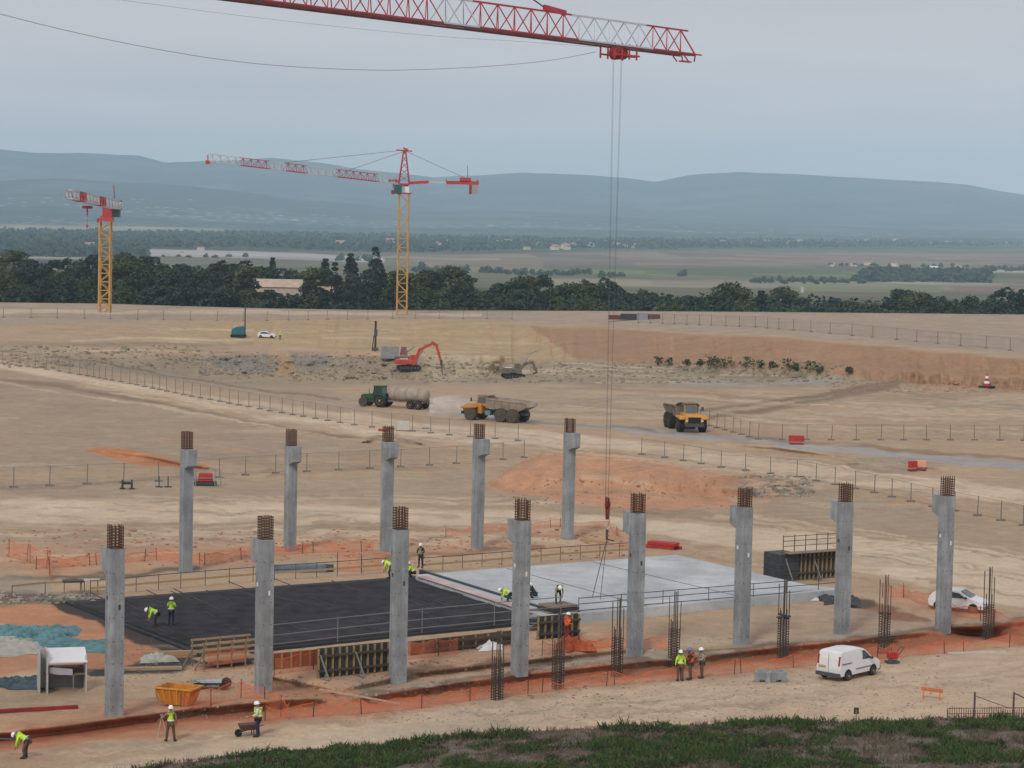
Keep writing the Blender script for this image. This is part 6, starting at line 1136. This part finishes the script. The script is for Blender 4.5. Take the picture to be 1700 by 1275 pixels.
# hedgerow trees out in the fields
HP = []
for j in range(3):
    s = crown_mb(7 + j, 11, 0, 70, 3.2, 60 + j); HP.append(s.build('hedge_tree', leaf[j % 3])); 
hu = set()
def hedge(x, y, zz=-55, k=1.0, lab='hedgerow tree standing between the far fields'):
    j = rt.randrange(3); X, Y = Pn([x], [y], zz)
    if j in hu: t = HP[j].copy(); C.collection.objects.link(t)
    else: hu.add(j); t = HP[j]
    t.location = (X[0], Y[0], zz - 1); t.scale = (k * rt.uniform(.7, 1.3),) * 2 + (k * rt.uniform(.7, 1.25),); S(t, lab, 'tree', lab.replace('tree', 'trees'))
for x0, x1, y0, y1, n, k in ((690, 785, 450, 454, 12, 1.3), (800, 850, 452, 456, 6, 1.0), (855, 990, 455, 458, 14, 1.0), (1000, 1045, 458, 461, 4, 1.0), (1130, 1150, 458, 459, 2, 1.0), (1250, 1440, 466, 472, 18, .9), (1460, 1620, 442, 445, 9, .9), (1640, 1710, 446, 452, 7, 1.1), (560, 640, 432, 436, 7, 1.2), (245, 430, 426, 428, 8, .8), (1380, 1460, 441, 442, 6, .8)):
    for i in range(n): hedge(x0 + (x1 - x0) * (i + rt.uniform(-.3, .3)) / n, rt.uniform(y0, y1), -55, k * .72)
# far woods that read as masses
def woods(label, poly, n, q, zz=-55, hh=8, mat=None):
    r = random.Random(n); s = MB(); xs_ = [p[0] for p in poly]; ys_ = [p[1] for p in poly]; c = 0
    while c < n:
        x, y = r.uniform(min(xs_), max(xs_)), r.uniform(min(ys_), max(ys_))
        if float(dpoly(np.array([x]), np.array([y]), poly)[0]) > 0: continue
        X, Y = Pn([x], [y], zz); c += 1
        if zz > -10: X[0] *= 800 / Y[0]; Y[0] = 720 + 190 * r.random(); X[0] = X[0] / 800 * Y[0]
        p = Vector((X[0], Y[0], zz + r.uniform(0, hh)))
        for k in range(4):
            u = Vector((r.gauss(0, 1), r.gauss(0, 1), r.gauss(0, .7))).normalized(); v = u.cross(Vector((r.gauss(0, 1), r.gauss(0, 1), r.gauss(0, 1)))).normalized(); pp = p + Vector((r.gauss(0, q), r.gauss(0, q), r.gauss(0, q * .3))); s.add([pp - u * q, pp + v * q * .7, pp + u * q, pp - v * q * .7], [(0, 1, 2, 3)])
    S(s.build('woodland', mat or leaf[0]), label, 'wood', kind='stuff')
woods('dark rectangular plantation on the right of the far fields', [(1430, 456), (1460, 452), (1640, 455), (1640, 470), (1430, 468)], 700, 5)
woods('long dark wood far left beyond the near trees', [(0, 382), (450, 388), (900, 396), (900, 413), (640, 420), (450, 411), (0, 410)], 2600, 7)
woods('wood closing the left edge behind the near trees', [(-20, 408), (240, 412), (240, 428), (-20, 425)], 700, 6)
woods('undergrowth closing the wood under the near trees', [(-20, 462), (640, 472), (1720, 498), (1720, 515), (650, 512), (-20, 500)], 2600, .9, -5, 4, leaf[3])
woods('belt of trees before the distant town', [(820, 398), (1700, 400), (1700, 408), (1100, 413), (830, 412)], 1500, 7)
# shrubs in the pit
for i, (x, y, k) in enumerate([(1092, 608, .7), (1112, 608, .6), (1140, 610, .55), (1162, 609, .5), (1177, 611, 1.0), (1186, 612, .8), (1206, 613, .9), (1240, 613, .9), (1262, 614, .7), (1283, 615, .6), (1307, 617, .9), (1322, 618, .55), (1345, 619, .8), (1360, 620, .6), (1410, 622, .5)]):
    s = crown_mb(1.6 * k, 2.6 * k, .1, 130, .22, 90 + i); ob = s.build('shrub', leafmat('leaf_shrub', (.055, .085, .035))); ob.location = G(x, y); S(ob, 'green shrub growing on the dark ledge below the orange slope', 'shrub', 'shrubs on the ledge below the orange slope')
# ------------------------------------------------------------ houses
def house(label, X, Y, z, rz, l, w_, h, roofh, wallm=stone, roofm=tile, win=4, name='house', group=None, k=1.0):
    o = E_(name, (X, Y, z), rz, label, 'house' if name != 'barn' else 'barn', group); s = MB(); s.box((0, 0, h / 2 - 1), (l, w_, h + 2)); s.build('wall', wallm, o)
    s = MB(); s.prism([(-w_ / 2 - .4, h), (w_ / 2 + .4, h), (0, h + roofh)], -l / 2 - .4, l / 2 + .4, ax='x'); s.build('roof', roofm, o)
    for i in range(win): x = -l / 2 + l * (i + .5) / win; s = MB(); s.box((x, -w_ / 2 - .02, h * .5), (1.1, .08, 1.4)); s.build('window', shut, o)
    return o
pale_tile = M('roof_tile_pale', (.46, .36, .29), .85, .15, .6)
c_ = at_dist(462, 470, 800); house('long pale-roofed house among the trees behind the far edge', c_.x, c_.y, -3.6, .12, 15.5, 8, 5.2, 2.6, roofm=pale_tile, win=5)
c_ = at_dist(533, 490, 770); house('small tiled house half hidden in the trees right of the long one', c_.x, c_.y, -2.5, .3, 7, 6, 3.6, 1.9, win=2)
X, Y = Pn([1548], [447], -55); house('bright white long barn in the far fields at right', float(X[0]), float(Y[0]), -55, 0, 18, 10, 4, 1.8, wht, wht, 3, 'barn')
X, Y = Pn([1332], [489], -43); o = E_('silo', (float(X[0]), float(Y[0]), -44), 0, 'small white tower standing in the field right of the big tree', 'tower'); s = MB(); s.rod((0, 0, -2), (0, 0, 8), 1.6, 12); s.build('shaft', M('silo_pale', (.5, .5, .44), .8, .1, 1), o); s = MB(); s.rod((0, 0, 8), (0, 0, 9.5), 1.8, 12, .2); s.build('roof', conc, o)
hp = house('far village house among the fields', 0, 0, 0, 0, 16, 10, 6, 3, M('village_wall', (.62, .56, .48), .8, .1, .2), M('village_roof', (.34, .22, .17), .8, .1, .2), 2); fv = False
spots = [(rt.uniform(1020, 1065), rt.uniform(408, 413)) for _ in range(9)] + [(rt.uniform(860, 1000), rt.uniform(409, 415)) for _ in range(12)] + [(rt.uniform(1380, 1420), rt.uniform(439, 443)) for _ in range(5)] + [(1440, 440), (1455, 441), (1485, 442), (1590, 446)] + [(rt.uniform(560, 900), rt.uniform(400, 412)) for _ in range(12)] + [(rt.uniform(1100, 1690), rt.uniform(399, 407)) for _ in range(18)] + [(rt.uniform(20, 380), rt.uniform(412, 426)) for _ in range(6)]
for i, (x, y) in enumerate(spots):
    X, Y = Pn([x], [y], -55); t = hp if i == 0 else copy_tree(hp); t.location = (X[0], Y[0], -55); t.rotation_euler = (0, 0, rt.uniform(0, 3)); q = rt.uniform(.7, 1.5) * (.95 if y < 415 else .55); t.scale = (q, q, q); S(t, 'far village house among the fields', 'house', 'distant village houses')
# ------------------------------------------------------------ grass bank in the foreground
CR = [(-200, 1330), (200, 1286), (280, 1268), (450, 1250), (640, 1236), (850, 1217), (1000, 1209), (1200, 1202), (1400, 1199), (1700, 1191), (2100, 1182)]
xb = np.linspace(-150, 2050, 420); yb0 = ip(xb, CR) + 3 * fbm(xb / 45, xb * 0, 3)
rows = [(-60, 118, None), (-30, 100, None)] + [(0, 86, 0)] + [(k * 6.0, 86 - k * .62, 1) for k in range(1, 30)] + [(260, 60, 1), (420, 44, 1), (900, 26, 1), (1800, 14, 1)]
GX, GY, GZ = [], [], []
for dy, D, f in rows:
    if f is None:
        v0 = [at_dist(a_, b_, 86) for a_, b_ in zip(xb, yb0)]; GX.append([v.x / 86 * D for v in v0]); GY.append([D] * len(xb)); GZ.append([v.z * max(0, 1 - (D - 86) / 26) - (1 if D > 110 else 0) for v in v0])
    else: vv = [at_dist(a_, b_ + dy, D) for a_, b_ in zip(xb, yb0)]; GX.append([v.x for v in vv]); GY.append([v.y for v in vv]); GZ.append([v.z for v in vv])
GX, GY, GZ = map(np.array, (GX, GY, GZ)); gm = ss(.0, .14, fbm(GX / 2.2 + 5, GY / 1.8, 4))[..., None]
gc = np.array((.038, .055, .024)) * gm + np.array((.165, .135, .115)) * (1 - gm)
S(grid_obj('grass_bank', GX, GY, GZ + .12 * fbm(GX / 1.3, GY / 1.3, 3), gc, vcol_mat('bank_soil', ((3.0, .35), (9, .25)), bump=.6)), 'earth bank the camera looks over', kind='structure')
def blades(label, n, mat, lo, hi, thr, seed, w_=.018, spread=.22, per=9):
    r = random.Random(seed); s = MB(); c = 0; fs = []; vs = []
    while c < n:
        x = r.uniform(180, 1760); yc_ = float(ip(x, CR)); dy = (r.random() ** 1.15) * 100; y = yc_ + dy + 1
        if y > 1300: continue
        p = at_dist(x, y, 86 - dy / 6 * .62); m_ = float(fbm(np.array([p.x / 2.2 + 5]), np.array([p.y / 1.8]), 4)[0])
        if m_ < thr and r.random() > .05: continue
        c += 1; hs = r.uniform(lo, hi) * (1.0 + .6 * max(0, m_)) * (1 if dy > 4 else 1.25)
        for k in range(per):
            a = r.uniform(0, 6.3); q = p + Vector((math.cos(a), math.sin(a), 0)) * r.uniform(0, spread); b = len(vs); l_ = r.uniform(.1, .55) * hs; hh = hs * r.uniform(.5, 1); aa = r.uniform(0, 6.3); wv = Vector((math.cos(aa), math.sin(aa), 0)) * w_ * r.uniform(.7, 1.5)
            vs += [q - wv - Vector((0, 0, .06)), q + wv - Vector((0, 0, .06)), q + Vector((math.cos(a), math.sin(a), 0)) * l_ * .4 + Vector((0, 0, hh * .6)) + wv * .8, q + Vector((math.cos(a), math.sin(a), 0)) * l_ + Vector((0, 0, hh))]; fs += [(b, b + 1, b + 2), (b, b + 2, b + 3)]
    s.add(vs, fs); S(s.build('grass', mat), label, 'grass', kind='stuff')
def leafy(label, n, mat, thr, seed, hh=.3, q=.03, per=46):
    r = random.Random(seed); s = MB(); vs = []; fs = []; c = 0
    while c < n:
        x = r.uniform(180, 1760); dy = (r.random() ** 1.1) * 95 - 1; yc_ = float(ip(x, CR)); p = at_dist(x, yc_ + dy, 86 - max(0, dy) / 6 * .62); m_ = float(fbm(np.array([p.x / 2.2 + 5]), np.array([p.y / 1.8]), 4)[0])
        if m_ < thr: continue
        c += 1; R_2 = r.uniform(.12, .38); H_2 = hh * r.uniform(.35, 1.1)
        for k in range(per):
            a = r.uniform(0, 6.3); e = r.random(); pp = p + Vector((R_2 * math.cos(a) * e, R_2 * math.sin(a) * e, H_2 * r.random() * (1.15 - e * .8))); u = Vector((r.gauss(0, 1), r.gauss(0, 1), r.gauss(.3, .8))).normalized(); v = u.cross(Vector((r.gauss(0, 1), r.gauss(0, 1), r.gauss(0, 1)))).normalized(); z_ = q * r.uniform(.5, 1.5); b = len(vs); vs += [pp - u * z_, pp + v * z_ * .5, pp + u * z_, pp - v * z_ * .5]; fs.append((b, b + 1, b + 2, b + 3))
    s.add(vs, fs); S(s.build('weeds', mat), label, 'weeds', kind='stuff')
leafy('bright leafy weeds in clumps on the foreground bank', 1100, M('weed_bright', (.075, .125, .035), .8, .35, 1.5), .03, 31)
leafy('dark leafy undergrowth over the foreground bank', 1500, M('weed_dark', (.035, .055, .025), .85, .4, 1.5), -.08, 32, .22, .034)
leafy('dry brown leaf litter and dead weeds on the foreground bank', 900, M('weed_dry', (.17, .125, .10), .85, .3, 1.5), -9, 33, .14, .03, 34)
blades('tall clumped weeds on the foreground bank', 160, M('weed_green', (.075, .115, .035), .8, .35, 1.5), .2, .42, .10, 7, .010, .16, 10)
blades('green weeds and grass on the foreground bank', 4200, M('grass_green', (.052, .095, .026), .8, .4, 1.2), .10, .30, .02, 3, .013, .2, 10)
blades('darker undergrowth on the foreground bank', 2600, M('grass_dark', (.030, .050, .024), .85, .4, 1.0), .08, .22, -.04, 4, .013, .25, 10)
blades('dry pinkish-brown stalks on the foreground bank', 3600, M('grass_dry', (.15, .115, .085), .85, .3, 1.5), .08, .26, -9, 5, .009, .2, 8)
# ------------------------------------------------------------ haze
hm = bpy.data.materials.new('haze'); hm.use_nodes = True; n = hm.node_tree; n.nodes.clear(); mo = n.nodes.new('ShaderNodeOutputMaterial'); pv = n.nodes.new('ShaderNodeVolumePrincipled')
pv.inputs['Color'].default_value = (.58, .835, 1, 1); pv.inputs['Density'].default_value = 6.2e-5; pv.inputs['Anisotropy'].default_value = -.5; n.links.new(pv.outputs[0], mo.inputs['Volume'])
s = MB(); s.box((0, 11500, 275), (27000, 24600, 870)); S(s.build('haze', hm), 'blue haze filling the valley air', kind='stuff')
